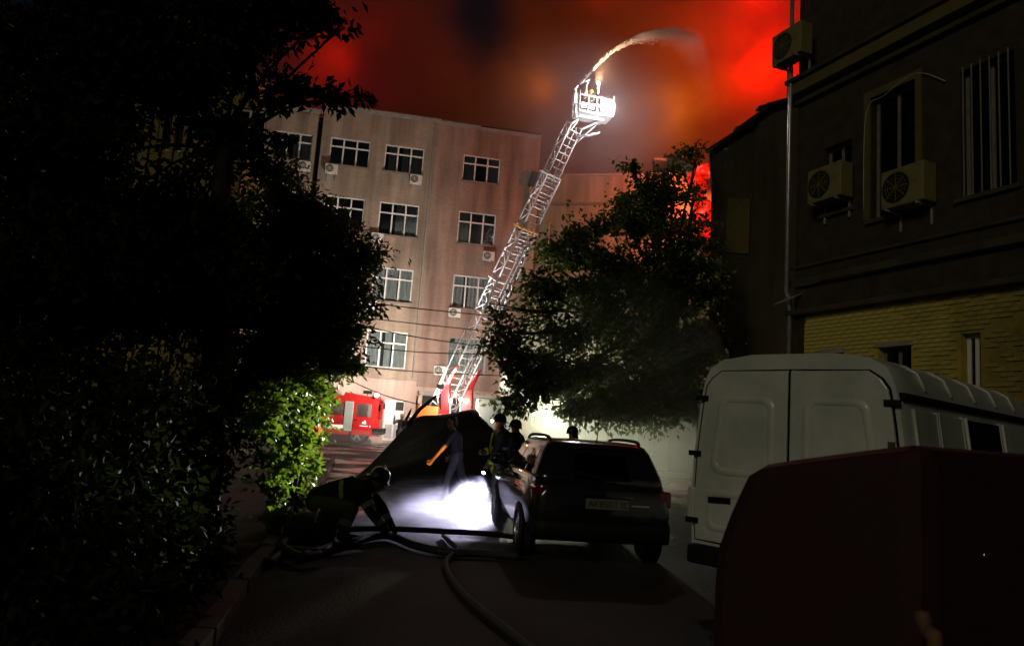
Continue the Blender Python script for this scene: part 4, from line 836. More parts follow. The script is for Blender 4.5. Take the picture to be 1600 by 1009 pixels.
def hand(wr_, dirn, side, mi, curl=.4, s=1.0):       # palm and five unequal bent fingers
    d = Vector(dirn).normalized(); sd = (Vector(side) - d * Vector(side).dot(d)).normalized(); up = d.cross(sd); w0 = Vector(wr_); out = []
    k = w0 + d * .085 * s
    out.append((w0, .026 * s, k, .030 * s, mi)); out.append((w0 + sd * .02 * s, .02 * s, k + sd * .026 * s, .018 * s, mi)); out.append((w0 - sd * .02 * s, .02 * s, k - sd * .026 * s, .018 * s, mi))
    for i, (o_, L) in enumerate(((.032, .068), (.011, .078), (-.011, .072), (-.032, .056))):
        a = k + sd * o_ * s; b = a + (d * math.cos(curl) - up * math.sin(curl)) * L * .5 * s; c = b + (d * math.cos(curl * 2.4) - up * math.sin(curl * 2.4)) * L * .5 * s
        out += [(a, .010 * s, b, .0095 * s, mi), (b, .0095 * s, c, .008 * s, mi)]
    a = w0 + d * .03 * s + sd * .028 * s; b = a + (d * .7 + sd * .7 - up * .2).normalized() * .045 * s; c = b + (d * .9 + sd * .25 - up * .35).normalized() * .035 * s
    return out + [(a, .013 * s, b, .012 * s, mi), (b, .012 * s, c, .009 * s, mi)]
def head(c, f, mi, hair=None, s=1.0, upv=(0, 0, 1)):  # c centre, f facing
    c = Vector(c); f = Vector(f).normalized(); u = Vector(upv).normalized(); u = (u - f * u.dot(f)).normalized(); sd = f.cross(u); o = []
    o.append((c + u * .045 * s - f * .015 * s, .088 * s, c - u * .02 * s + f * .004 * s, .076 * s, mi)); o.append((c - u * .055 * s + f * .025 * s, .052 * s, c - u * .085 * s + f * .045 * s, .036 * s, mi))   # skull, jaw and chin
    o.append((c + f * .082 * s + u * .012 * s, .010 * s, c + f * .098 * s - u * .022 * s, .014 * s, mi)); o.append((c + f * .075 * s + u * .03 * s - sd * .03 * s, .012 * s, c + f * .075 * s + u * .03 * s + sd * .03 * s, .012 * s, mi))
    o.append((c + f * .078 * s - u * .055 * s - sd * .016 * s, .010 * s, c + f * .078 * s - u * .055 * s + sd * .016 * s, .010 * s, mi))
    for e in (-1, 1): o.append((c + sd * e * .083 * s + u * .02 * s, .014 * s, c + sd * e * .080 * s - u * .022 * s, .010 * s, mi))
    if hair is not None: o.append((c + u * .055 * s - f * .028 * s, .090 * s, c - f * .045 * s - u * .01 * s, .075 * s, hair))
    return o
def eyes(t, c, f, s=1.0):
    c = Vector(c); f = Vector(f).normalized(); u = Vector((0, 0, 1)); sd = f.cross(u)
    for e in (-1, 1): q = MB(); q.ball(c + f * .073 * s + u * .012 * s + sd * e * .032 * s, .012 * s, 8); obj('eye', q, 'eye', t, True)
def helmet(t, c, f, m_, s=1.0, tilt=None):
    c = Vector(c); f = Vector(f).normalized(); q = MB(); u = Vector((0, 0, 1)) if tilt is None else Vector(tilt).normalized()
    q.lathe([(.130 * s, 0), (.136 * s, .03 * s), (.130 * s, .075 * s), (.108 * s, .125 * s), (.07 * s, .155 * s), (.02 * s, .168 * s)], c, u, 20)
    q.lathe([(.128 * s, -.005 * s), (.165 * s, -.012 * s), (.168 * s, -.004 * s), (.132 * s, .012 * s)], c - f * .008 * s, u, 20, cap=False)
    h = obj('helmet', q, m_, t, True); q = MB(); q.tube([c - f * .13 * s + u * .03 * s, c + u * .185 * s, c + f * .12 * s + u * .06 * s], .014 * s, 6); obj('comb', q, m_, h, True)
    q = MB(); q.loft([[c - f * .10 * s + f.cross(u) * x * s - u * .005 * s, c - f * (.15 - abs(x) * .3) * s + f.cross(u) * x * s - u * .10 * s] for x in (-.08, -.04, 0, .04, .08)], cap=False, closed=False); obj('neck_flap', q, 'suit', h); return h
SUIT = ['suit', 'stripe', 'hi_vis', 'skin', 'boot', 'suit_tan']
def legs(hipL, hipR, kneeL, kneeR, ankL, ankR, toe, mi=0, bi=4, r=(.105, .078, .07), st=()):
    o = []
    for h_, k_, a_ in ((hipL, kneeL, ankL), (hipR, kneeR, ankR)):
        h_, k_, a_ = Vector(h_), Vector(k_), Vector(a_); f = Vector(toe).normalized()
        o += [(h_, r[0], k_, r[1], mi), (k_, r[1], a_ + Vector((0, 0, .1)), r[2], mi, list(st)), (a_ + Vector((0, 0, .14)), .062, a_, .055, bi), (a_ - f * .04 - Vector((0, 0, .025)), .048, a_ + f * .16 - Vector((0, 0, .035)), .038, bi)]
    return o
# torch-bearing firefighter, facing the man
f1 = G(776, 793); f1.z = 0
fc = V3(-.94, -.2, 0)
hc = V3(-.06, 0, 1.585)
caps = legs((0.02, -.1, .92), (.03, .12, .92), (-.02, -.12, .50), (.06, .14, .50), (-.04, -.14, .09), (.12, .16, .09), (-.9, -.2, 0), r=(.125, .105, .10), st=[(.78, .95, 2)])
caps += [((0, 0, .78), .175, (0, 0, 1.02), .165, 0, [(0, .12, 2)]), ((0, 0, 1.0), .165, (-.01, 0, 1.32), .185, 0, [(.35, .5, 1)]), ((-.01, -.15, 1.38), .095, (-.01, .15, 1.38), .095, 0), ((0, 0, 1.4), .075, (-.03, 0, 1.52), .065, 0)]
el = V3(-.08, -.27, 1.06); wr1 = V3(-.22, -.26, .80)
caps += [((-.01, -.21, 1.38), .085, el, .072, 0), (el, .072, wr1, .055, 0, [(.65, .85, 2)])] + hand(wr1, (-.25, -.02, -.5), (-.8, .1, .4), 3, .9)
el2 = V3(-.16, .26, 1.10); wr2 = V3(-.34, .12, 1.02)
caps += [((-.01, .21, 1.38), .085, el2, .072, 0), (el2, .072, wr2, .055, 0, [(.6, .85, 2)])] + hand(wr2, (-.8, -.4, -.1), (0, 0, 1), 3, .7)
caps += [((.14, -.02, 1.05), .10, (.15, 0, 1.34), .10, 0)] + head(hc, fc, 3)
caps = [(c[0], c[1] * (1.13 if c[4] == 0 else 1), c[2], c[3] * (1.13 if c[4] == 0 else 1), *c[4:]) for c in caps]
FF1 = person('person', 'standing firefighter aiming a bright torch down at the wet ground', f1, caps, SUIT, .012, 'firefighters')
eyes(FF1, hc, fc); helmet(FF1, hc + V3(0, 0, .05), fc, 'helmet_dark')
for a in (((-.10, -.12, 1.42), (-.13, -.14, 1.2), (-.10, -.15, 1.0)), ((-.10, .12, 1.42), (-.13, .12, 1.2), (-.10, .12, 1.0)), ((-.12, -.17, 1.16), (-.02, -.20, 1.12), (.1, -.17, 1.12))):
    q = MB(); q.tube(smooth_pts([V3(*p) + V3(-.07, -.04, 0) for p in a], 4), .022, 6, flat=.6); obj('harness_strap', q, 'hi_vis', FF1, True)
q = MB(); q.lathe([(.205, -.03), (.210, 0), (.205, .03)], (0, 0, .88), (0, 0, 1), 20, cap=False); obj('belt', q, 'hi_vis', FF1, True)
th = f1 + wr1 + V3(-.04, -.02, -.06); tdir = (G(640, 820) - th); tdir.z = 0; tdir = tdir.normalized() * .78 - V3(0, 0, .60); tdir.normalize()
TC = thing('hand_torch', 'lit hand torch held by the standing firefighter', 'torch', th); q = MB(); q.tube([-tdir * .10, tdir * .06, tdir * .07, tdir * .12], [.018, .018, .03, .034], 10); obj('torch_body', q, 'black_plastic', TC, True)
q = MB(); q.tube([tdir * .121, tdir * .126], [.03, .03], 10); obj('torch_lens', q, 'torch_white', TC)
q = MB(); hl = hc + fc.normalized() * .155 + V3(0, 0, .055); q.ball(hl, (.028, .028, .028), 8); obj('helmet_lamp', q, 'lamp_warm', FF1, True)
# second firefighter, back turned, looking towards the glare
f2 = P(803, 720, 15.6); f2.z = 0; fc2 = V3(.9, .1, -.15); hc2 = V3(-.02, 0, 1.50)
caps = legs((0, -.1, .90), (0, .1, .90), (.03, -.12, .48), (-.03, .12, .48), (.0, -.13, .09), (-.06, .13, .09), (.9, .1, 0), r=(.125, .105, .10), st=[(.75, .92, 2)])
caps += [((0, 0, .78), .175, (0, 0, 1.0), .165, 0), ((0, 0, 1.0), .165, (.01, 0, 1.26), .18, 0, [(.3, .5, 1)]), ((0, -.15, 1.32), .09, (0, .15, 1.32), .09, 0), ((0, 0, 1.33), .075, (-.01, 0, 1.44), .062, 0)]
e2, w2 = V3(.10, -.24, 1.06), V3(.26, -.16, .98)
caps += [((.0, -.21, 1.32), .083, e2, .07, 0), (e2, .07, w2, .055, 0, [(.6, .85, 2)])] + hand(w2, (.8, .3, -.1), (0, 0, 1), 3, .6)
e3, w3 = V3(.02, .27, 1.04), V3(.16, .24, .86)
caps += [((0, .21, 1.32), .083, e3, .07, 0), (e3, .07, w3, .055, 0, [(.6, .85, 2)])] + hand(w3, (.5, 0, -.6), (0, 0, 1), 3, .6) + head(hc2, fc2, 3)
caps = [(c[0], c[1] * (1.13 if c[4] == 0 else 1), c[2], c[3] * (1.13 if c[4] == 0 else 1), *c[4:]) for c in caps]
FF2 = person('person', 'firefighter in dark helmet standing in profile against the white glare beside the car', f2, caps, SUIT, .013, 'firefighters'); helmet(FF2, hc2 + V3(0, 0, .05), fc2, 'helmet_dark', 1.0, (.12, 0, 1)); eyes(FF2, hc2, fc2)
# man in plain clothes with a bent, lit forearm
mn = P(712, 740, 15.1); mn.z = 0; fm_ = V3(-.95, -.1, -.1); hm = V3(-.16, 0, 1.54)
MANM = ['shirt_dark', 'denim', 'skin', 'boot', 'hair']
caps = legs((-.02, -.09, .88), (0, .10, .88), (-.13, -.10, .48), (.13, .11, .49), (-.17, -.10, .08), (.32, .12, .12), (-.95, -.1, 0), mi=1, bi=3, r=(.10, .075, .06))
caps += [((-.01, 0, .90), .135, (-.02, 0, .99), .13, 1), ((-.02, 0, 1.0), .135, (-.07, 0, 1.25), .155, 0), ((-.09, -.14, 1.34), .075, (-.09, .14, 1.34), .075, 0), ((-.10, 0, 1.36), .058, (-.14, 0, 1.46), .052, 2)]
e4 = V3(-.22, -.24, 1.12); w4 = V3(-.46, -.30, .80)
caps += [((-.09, -.19, 1.34), .066, e4, .05, 0), (e4, .047, w4, .031, 2)] + hand(w4, (-.35, -.05, -.5), (-.6, .2, .5), 2, .6)
e5 = V3(-.02, .25, 1.08); w5 = V3(-.16, .24, .86)
caps += [((-.09, .19, 1.34), .066, e5, .05, 0), (e5, .047, w5, .031, 2)] + hand(w5, (-.4, 0, -.6), (0, 0, 1), 2, .6) + head(hm, fm_, 2, 4)
MN = person('person', 'bare-armed man in dark shirt and jeans walking past the torch beam', mn, caps, MANM, .012); eyes(MN, hm, fm_)
# kneeling firefighter over the hose
k0 = G(545, 842); k0.z = 0; fk = V3(.85, .1, -.55); hk = V3(.31, 0, .735)
caps = [((-.40, -.10, .42), .14, (.02, -.20, .40), .105, 5), ((.02, -.20, .40), .10, (-.04, -.22, .12), .085, 5, [(.45, .7, 1)]), ((-.06, -.22, .06), .055, (.14, -.22, .05), .045, 4),
        ((-.40, .12, .42), .14, (-.10, .20, .13), .10, 5), ((-.10, .20, .12), .09, (-.52, .20, .10), .075, 5, [(.3, .5, 1)]), ((-.55, .2, .10), .055, (-.68, .2, .05), .045, 4),
        ((-.42, 0, .46), .185, (-.20, 0, .55), .185, 0), ((-.20, 0, .55), .185, (.08, 0, .60), .185, 0, [(.2, .38, 1)]), ((.13, -.15, .61), .098, (.13, .15, .61), .098, 0), ((.14, 0, .63), .08, (.25, 0, .68), .065, 0),
        ((-.30, -.02, .64), .07, (-.02, 0, .74), .06, 0)]
ek, wk = V3(.30, -.25, .40), V3(.47, -.16, .17)
caps += [((.15, -.21, .60), .090, ek, .078, 0, [(.5, .75, 1)]), (ek, .078, wk, .058, 0, [(.42, .66, 1)])] + hand(wk, (.25, .1, -.25), (.3, -.9, 0), 3, .5)
ek2, wk2 = V3(.34, .22, .40), V3(.52, .10, .17)
caps += [((.15, .21, .60), .090, ek2, .078, 0), (ek2, .078, wk2, .058, 0, [(.42, .66, 1)])] + hand(wk2, (.25, -.1, -.25), (.3, .9, 0), 3, .5) + head(hk, fk, 3, None, 1.0, (.4, 0, .9))
KF = person('person', 'kneeling firefighter in striped suit bent over a hose on the ground', k0, caps, SUIT, .012, 'firefighters'); helmet(KF, hk + V3(0, 0, .04), fk, 'helmet_dark', 1.0, (.38, 0, .92)); eyes(KF, hk, fk)
q = MB(); q.tube(smooth_pts([(.42, -.1, .68), (.36, -.15, .64), (.27, -.2, .60), (.28, -.26, .52), (.36, -.32, .42)], 4), .012, 5); obj('strap', q, 'stripe', KF, True)
# small far figures
def far_person(base, label, f, mats, arm=False, hel=None, s=1.0, group='bystanders by the facade'):
    f = Vector(f).normalized(); sd = f.cross(V3(0, 0, 1)); hc_ = V3(0, 0, 1.6 * s)
    cp = legs(sd * .1 + V3(0, 0, .9), sd * -.1 + V3(0, 0, .9), sd * .11 + V3(0, 0, .48), sd * -.11 + V3(0, 0, .48), sd * .12 + V3(0, 0, .08), sd * -.12 + V3(0, 0, .08), f, 1, 3, (.12, .09, .08))
    cp += [((0, 0, .9), .155, (0, 0, 1.28), .17, 0), (sd * .16 + V3(0, 0, 1.38), .08, sd * -.16 + V3(0, 0, 1.38), .08, 0), ((0, 0, 1.38), .06, (0, 0, 1.5), .055, 2)]
    for e in (-1, 1):
        sh = sd * e * .21 + V3(0, 0, 1.38); el_ = sh + sd * e * .06 + V3(0, 0, -.28) + f * .06; w_1 = el_ + f * .16 + V3(0, 0, -.2)
        if arm and e == 1: el_ = sh + sd * .12 + f * .15 + V3(0, 0, -.12); w_1 = el_ + V3(0, 0, .28) + f * .08
        cp += [(sh, .075, el_, .06, 0), (el_, .058, w_1, .042, 0)] + hand(w_1, w_1 - el_, sd, 2, .4)
    cp += head(hc_, f, 2, None if hel else 4); o = person('person', label, base, cp, mats, .018, group)
    if hel: helmet(o, hc_ + V3(0, 0, .05), f, hel, 1.0)
    return o
DK = ['shirt_dark', 'suit', 'skin', 'boot', 'hair']
b_ = P(627, 660, 36); b_.z = 0; far_person(b_, 'small dark figure raising a hand near the white door', (.1, -1, 0), DK, True)
b_ = P(641, 660, 36.6); b_.z = 0; far_person(b_, 'small figure whose head shows above the black tarpaulin', (.6, -.8, 0), DK)
b_ = P(893, 700, 16.5); b_.z = -.12; far_person(b_, 'firefighter whose helmet just shows above the black car roof', (-.5, .8, 0), ['suit', 'suit', 'skin', 'boot', 'hair'], hel='helmet_dark', s=.98, group='firefighters')
bfp = far_person(Vector(LT.location) + bp(-.10, .1, .04), 'firefighter with yellow helmet working in the raised basket', (-.6, -.7, 0), ['suit_tan', 'suit', 'skin', 'boot', 'hair'], True, 'helmet_yellow', group='firefighters'); bfp.scale = (.78, .78, .70)

# ------------------------------------------------------------------ hoses and gear on the ground
def hose(pts, r, label, m_='hose', flat=1.0):
    pts = smooth_pts(pts, 8); b = pts[0].copy(); q = MB(); q.tube([p - b for p in pts], r, 10, flat=flat); return tagp(obj('fire_hose', q, m_, None, True, loc=b), label, 'hose')
def g3(x, y, z): p = G(x, y, z); return p
hose([g3(470, 842, .05), g3(520, 829, .10), g3(560, 826, .16), g3(620, 826, .16), g3(700, 830, .15), g3(770, 834, .12), g3(815, 840, .06)], .036, 'taut hose held off the ground by the kneeling firefighter')
hose([g3(470, 868, .06), g3(530, 852, .06), g3(600, 836, .06), g3(650, 852, .06), g3(700, 862, .06), g3(750, 864, .06), g3(810, 868, .06)], .048, 'thick charged hose bending across the lit wet ground')
hose([g3(693, 836, .04), g3(703, 846, .05), g3(716, 858, .05), g3(704, 868, .05), g3(697, 880, .045), g3(704, 900, .045), g3(728, 930, .045), g3(770, 965, .045), g3(815, 1000, .045), g3(880, 1060, .045)], .032, 'pale hose winding from the crew towards the viewer', 'hose_pale')
hose([g3(420, 880, .05), g3(450, 860, .06), g3(490, 862, .07), g3(520, 850, .06), g3(480, 838, .07), g3(440, 850, .1), g3(470, 870, .1), g3(500, 866, .11)], .05, 'coiled dark hose heaped beside the kneeling firefighter')
bgp = G(470, 850); bgp.z = 0; BG = thing('equipment_bag', 'dark equipment bag lying on the kerb behind the kneeling firefighter', 'bag', bgp)
q = MB(); q.ball((0, 0, .18), (.42, .25, .2), 16); 
for i, v in enumerate(q.v): q.v[i] = (v[0] + .03 * math.sin(v[1] * 20), v[1], max(0, v[2] + .02 * math.sin(v[0] * 17)))
obj('sack', q, 'suit', BG, True)
for s in (-.18, .18): q = MB(); q.tube(smooth_pts([(s, -.22, .15), (s, -.12, .36), (s, 0, .42), (s, .12, .36)], 4), .015, 6); obj('handle', q, 'stripe', BG, True)

# ------------------------------------------------------------------ vegetation
def leaf_geo(cen, nrm_out, size, rg, aspect=.5):
    N = len(cen); d = rg.normal(0, 1, (N, 3)) * .8 + nrm_out * .9; d[:, 2] -= .35; d /= np.linalg.norm(d, axis=1)[:, None] + 1e-9
    s = np.cross(d, rg.normal(0, 1, (N, 3))); s /= np.linalg.norm(s, axis=1)[:, None] + 1e-9; u = np.cross(s, d)
    L = size * (.6 + .8 * rg.random(N))[:, None]
    b = cen; t = cen + d * L; a = cen + d * L * .42 + s * L * aspect * .5 + u * L * .10; c = cen + d * L * .42 - s * L * aspect * .5 + u * L * .10
    V = np.stack([b, a, t, c], 1).reshape(-1, 3); k = (np.arange(N) * 4)[:, None]
    return V, np.concatenate([k + np.array([[0, 1, 2]]), k + np.array([[0, 2, 3]])], 1).reshape(-1, 3)
def E(px, py, rx, ry, Y, dep=1.0):
    s = Y / FPX; return (np.array(P(px, py, Y)), np.array((rx * s, max(rx, ry) * s * dep, ry * s)))
def crown_mesh(name, ells, n, size, m_, base, seed, nclump=60, cl=.22, aspect=.5, hollow=.35):
    rg = np.random.default_rng(seed); vol = np.array([np.prod(e[1]) ** .75 for e in ells]); vol /= vol.sum(); Cc, Oo = [], []
    for e, w in zip(ells, vol):
        k = max(3, int(nclump * w)); u = rg.normal(0, 1, (k, 3)); u /= np.linalg.norm(u, axis=1)[:, None]; r = (hollow + (1 - hollow) * rg.random(k) ** .6)[:, None]
        cc = e[0] + u * r * e[1]; m = max(20, int(n * w)); ci = rg.integers(0, k, m); sc = cl * min(1.0, 2.2 * float(np.mean(e[1])))
        off = rg.normal(0, 1, (m, 3)) * sc * np.array([1, 1, .62]) * (.6 + .8 * rg.random(k))[ci][:, None]
        Cc.append(cc[ci] + off); o = off / (np.linalg.norm(off, axis=1)[:, None] + 1e-9) * .6 + u[ci] * .4; Oo.append(o)
    V, F_ = leaf_geo(np.concatenate(Cc), np.concatenate(Oo), size, rg, aspect); return np_mesh(name, V - np.array(base), F_, m_)
def tree(name, label, base, ells, n, size, m_, seed, trunk_r=.2, nclump=60, cl=.22, aspect=.5, group=None, limbs=True, hollow=.35, lf=.38, low=.35):
    base = Vector(base); t = thing(name, label, 'tree' if 'tree' in name else 'shrub', base, 0, group); q = MB(); rg = random.Random(seed)
    cs = [Vector(e[0]) - base for e in ells]; top = max(c.z for c in cs); mid = sum(cs, Vector()) / len(cs)
    tip = Vector((mid.x * .7, mid.y * .7, mid.z)); tr = smooth_pts([Vector((0, 0, -.1)), Vector((tip.x * .15 + .08, tip.y * .2, tip.z * .35)), Vector((tip.x * .6, tip.y * .6, tip.z * .7)), tip], 5)
    q.tube(tr, [trunk_r * (1.25 - .85 * i / (len(tr) - 1)) for i in range(len(tr))], 10)
    if limbs:
        for i, c in enumerate(cs):
            a = tr[min(len(tr) - 1, int(len(tr) * (low + (.9 - low) * rg.random())))]; d = c - a
            m1 = a + d * .4 + Vector((rg.uniform(-.15, .15), rg.uniform(-.15, .15), .12 * d.length)); r0 = trunk_r * lf; q.tube(smooth_pts([a, m1, c], 4), [r0 * (1 - .8 * k / 8) for k in range(9)], 6)
            for k in range(3):
                e = ells[i][1]; p2 = c + Vector((rg.uniform(-1, 1) * e[0], rg.uniform(-1, 1) * e[1], rg.uniform(-.6, 1) * e[2])) * .8; q.tube(smooth_pts([m1 + (c - m1) * .5, (c + p2) / 2 + Vector((0, 0, .05)), p2], 3), [r0 * .35 * (1 - .12 * k2) for k2 in range(7)], 5)
    obj('trunk', q, 'bark', t, True); link('crown', crown_mesh('crown', ells, n, size, m_, base, seed, nclump, cl, aspect, hollow), t); return t
# tree beside the black car, back-lit by the trucks
tb = P(1102, 700, 23.4); tb.z = 0
ER = [E(900, 380, 50, 45, 21), E(870, 420, 42, 40, 20.5), E(960, 390, 70, 60, 22), E(1010, 330, 55, 45, 22.5), E(1040, 410, 60, 70, 22), E(900, 490, 60, 60, 20.5), E(980, 490, 80, 75, 22), E(1050, 520, 55, 75, 22.5), E(840, 455, 24, 22, 20), E(835, 580, 42, 45, 20), E(800, 560, 38, 22, 19.5), E(790, 525, 30, 16, 19.3), E(785, 485, 16, 12, 19.3), E(820, 625, 35, 25, 20), E(900, 580, 75, 55, 21), E(980, 590, 80, 55, 22), E(1055, 600, 40, 55, 22.5), E(985, 258, 16, 9, 22.5, 1.5), E(965, 320, 18, 16, 22), E(1000, 290, 25, 18, 22.5), E(1045, 268, 26, 6, 23, 2), E(1050, 300, 26, 20, 23), E(1092, 235, 24, 12, 24), E(1085, 300, 14, 14, 24), E(1078, 345, 16, 24, 24), E(1085, 420, 24, 60, 24), E(1085, 500, 34, 60, 23), E(1080, 590, 34, 60, 23), E(1030, 470, 50, 50, 22.5), E(850, 606, 34, 20, 20.5), E(905, 622, 40, 24, 21), E(960, 630, 45, 22, 21.5), E(1020, 625, 45, 24, 22), E(905, 645, 34, 11, 21), E(950, 648, 50, 12, 21.5), E(1030, 648, 40, 16, 22)]
tree('leafy_tree', 'leafy tree with glare-lit lower leaves between ladder and gabled house', tb, ER, 47000, .17, 'leaf_olive', 11, .2, 260, .24, .55, 'courtyard trees')
# tall dark tree on the left, overhanging the frame top
ta = P(300, 850, 8.4); ta.z = .1
EA = [E(90, 80, 150, 110, 7.5), E(260, 60, 140, 90, 8), E(400, 15, 80, 50, 8), E(475, 8, 62, 26, 8), E(500, 36, 34, 14, 8), E(535, 44, 18, 7, 8.2), E(325, 118, 32, 60, 8.2), E(178, 130, 36, 80, 8), E(60, 260, 130, 130, 7.2), E(150, 340, 100, 70, 7.6), E(322, 215, 26, 70, 8.2), E(295, 325, 60, 45, 8.6), E(430, 138, 40, 20, 8.4), E(490, 148, 55, 9, 8.5), E(555, 150, 22, 6, 8.6), E(440, 165, 26, 9, 8.5), E(250, 420, 160, 110, 8.2), E(80, 470, 150, 130, 7), E(410, 250, 20, 30, 8.8), E(420, 215, 22, 20, 8.8)]
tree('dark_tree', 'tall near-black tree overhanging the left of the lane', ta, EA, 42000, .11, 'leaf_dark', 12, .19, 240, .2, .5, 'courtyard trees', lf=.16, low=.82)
# rounded dark tree in front of the facade
tb2 = P(430, 820, 11.2); tb2.z = .1
EB = [E(430, 270, 30, 30, 11), E(450, 330, 60, 50, 11), E(500, 345, 40, 30, 11.2), E(470, 400, 90, 70, 11), E(540, 395, 50, 45, 11.2), E(575, 400, 22, 26, 11.3), E(500, 470, 80, 70, 11), E(550, 460, 35, 40, 11.2), E(460, 540, 90, 70, 10.8), E(530, 535, 36, 40, 11), E(540, 575, 26, 18, 11), E(555, 570, 18, 10, 11), E(400, 460, 100, 120, 10.4), E(380, 600, 90, 80, 10), E(440, 610, 55, 40, 10.4), E(335, 400, 75, 80, 10.4)]
tree('rounded_tree', 'dense rounded tree hiding the left part of the brick facade', tb2, EB, 46000, .10, 'leaf_olive', 13, .16, 300, .17, .42, 'courtyard trees', hollow=.15)
# lit shrub with single large leaves
sb = P(452, 828, 9.8); sb.z = .08
ES = [E(470, 612, 40, 30, 9.6), E(430, 625, 34, 34, 8.4), E(418, 675, 26, 40, 8.0), E(455, 680, 28, 45, 9.2), E(485, 655, 22, 40, 10.6), E(432, 735, 26, 45, 8.6), E(470, 735, 22, 40, 10.2), E(425, 790, 18, 30, 8.6), E(450, 790, 16, 25, 9.6), E(505, 630, 18, 26, 11.2), E(410, 640, 22, 40, 7.8), E(440, 815, 12, 18, 9.4)]
SH = tree('flowering_shrub', 'glossy green shrub with an orange flower lit by an added spot lamp', sb, ES, 4200, .085, 'leaf_green', 14, .035, 130, .11, .5)
rg = np.random.default_rng(5); lm = []
for v in range(3):
    q = MB(); L = .085 + .015 * v; w = .045 + .006 * v
    q.add([(0, 0, 0), (w * .8, L * .3, .012), (w, L * .55, .016), (w * .5, L * .85, .006), (0, L * 1.05, -.012), (-w * .5, L * .85, .006), (-w, L * .55, .016), (-w * .8, L * .3, .012), (0, L * .3, 0), (0, L * .55, .002), (0, L * .85, -.004)],
          [(0, 1, 8), (8, 1, 2, 9), (9, 2, 3, 10), (10, 3, 4), (0, 8, 7), (8, 9, 6, 7), (9, 10, 5, 6), (10, 4, 5)]); lm.append(q.mesh('leaf', 'leaf_green', True))
for k in range(260):
    e = ES[int(rg.integers(0, len(ES)))]; u = rg.normal(0, 1, 3); u[1] = u[1] * .8 - .2; u[0] = abs(u[0]) + .25; u /= np.linalg.norm(u); p = Vector(e[0] + u * e[1] * 1.05) - sb
    link('leaf', lm[k % 3], SH, p, (rg.uniform(-.9, .5), rg.uniform(-.7, .7), rg.uniform(-math.pi, math.pi)))
fp_ = P(497, 672, 9.45) - sb
for k in range(6):
    a = k * math.pi / 3; q = MB(); L = .075; u = V3(math.cos(a), -.45, math.sin(a)).normalized(); s_ = u.cross(V3(0, 1, 0)).normalized()
    q.add([fp_, fp_ + u * L * .5 + s_ * .028, fp_ + u * L, fp_ + u * L * .5 - s_ * .028], [(0, 1, 2, 3)]); obj('petal', q, 'petal', SH)
q = MB(); q.ball(fp_ + V3(0, -.02, 0), .018, 8); obj('flower_centre', q, 'hi_vis', SH, True)
# dark bushes along the verge
for k, (px, py, Y, ells, lab) in enumerate((
        (270, 860, 7.2, [E(265, 770, 60, 80, 7.2), E(330, 690, 40, 60, 8.4), E(230, 830, 60, 80, 7.0), E(285, 850, 40, 40, 7.4)], 'dark bush on the verge beside the glossy shrub'),
        (180, 900, 5.6, [E(170, 700, 130, 110, 5.8), E(200, 850, 120, 110, 5.6), E(90, 620, 120, 120, 6.2), E(260, 640, 80, 100, 6.6)], 'big unlit bush on the verge between two other bushes'),
        (60, 960, 4.4, [E(20, 800, 160, 160, 4.6), E(90, 930, 130, 120, 4.4), E(210, 950, 60, 60, 4.3)], 'black unlit bush at the near end of the verge'))):
    b = P(px, py, Y); b.z = .1; tree('verge_bush', lab, b, ells, 7000, .09, 'leaf_dark', 30 + k, .05, 70, .16, .5, 'bushes along the verge')

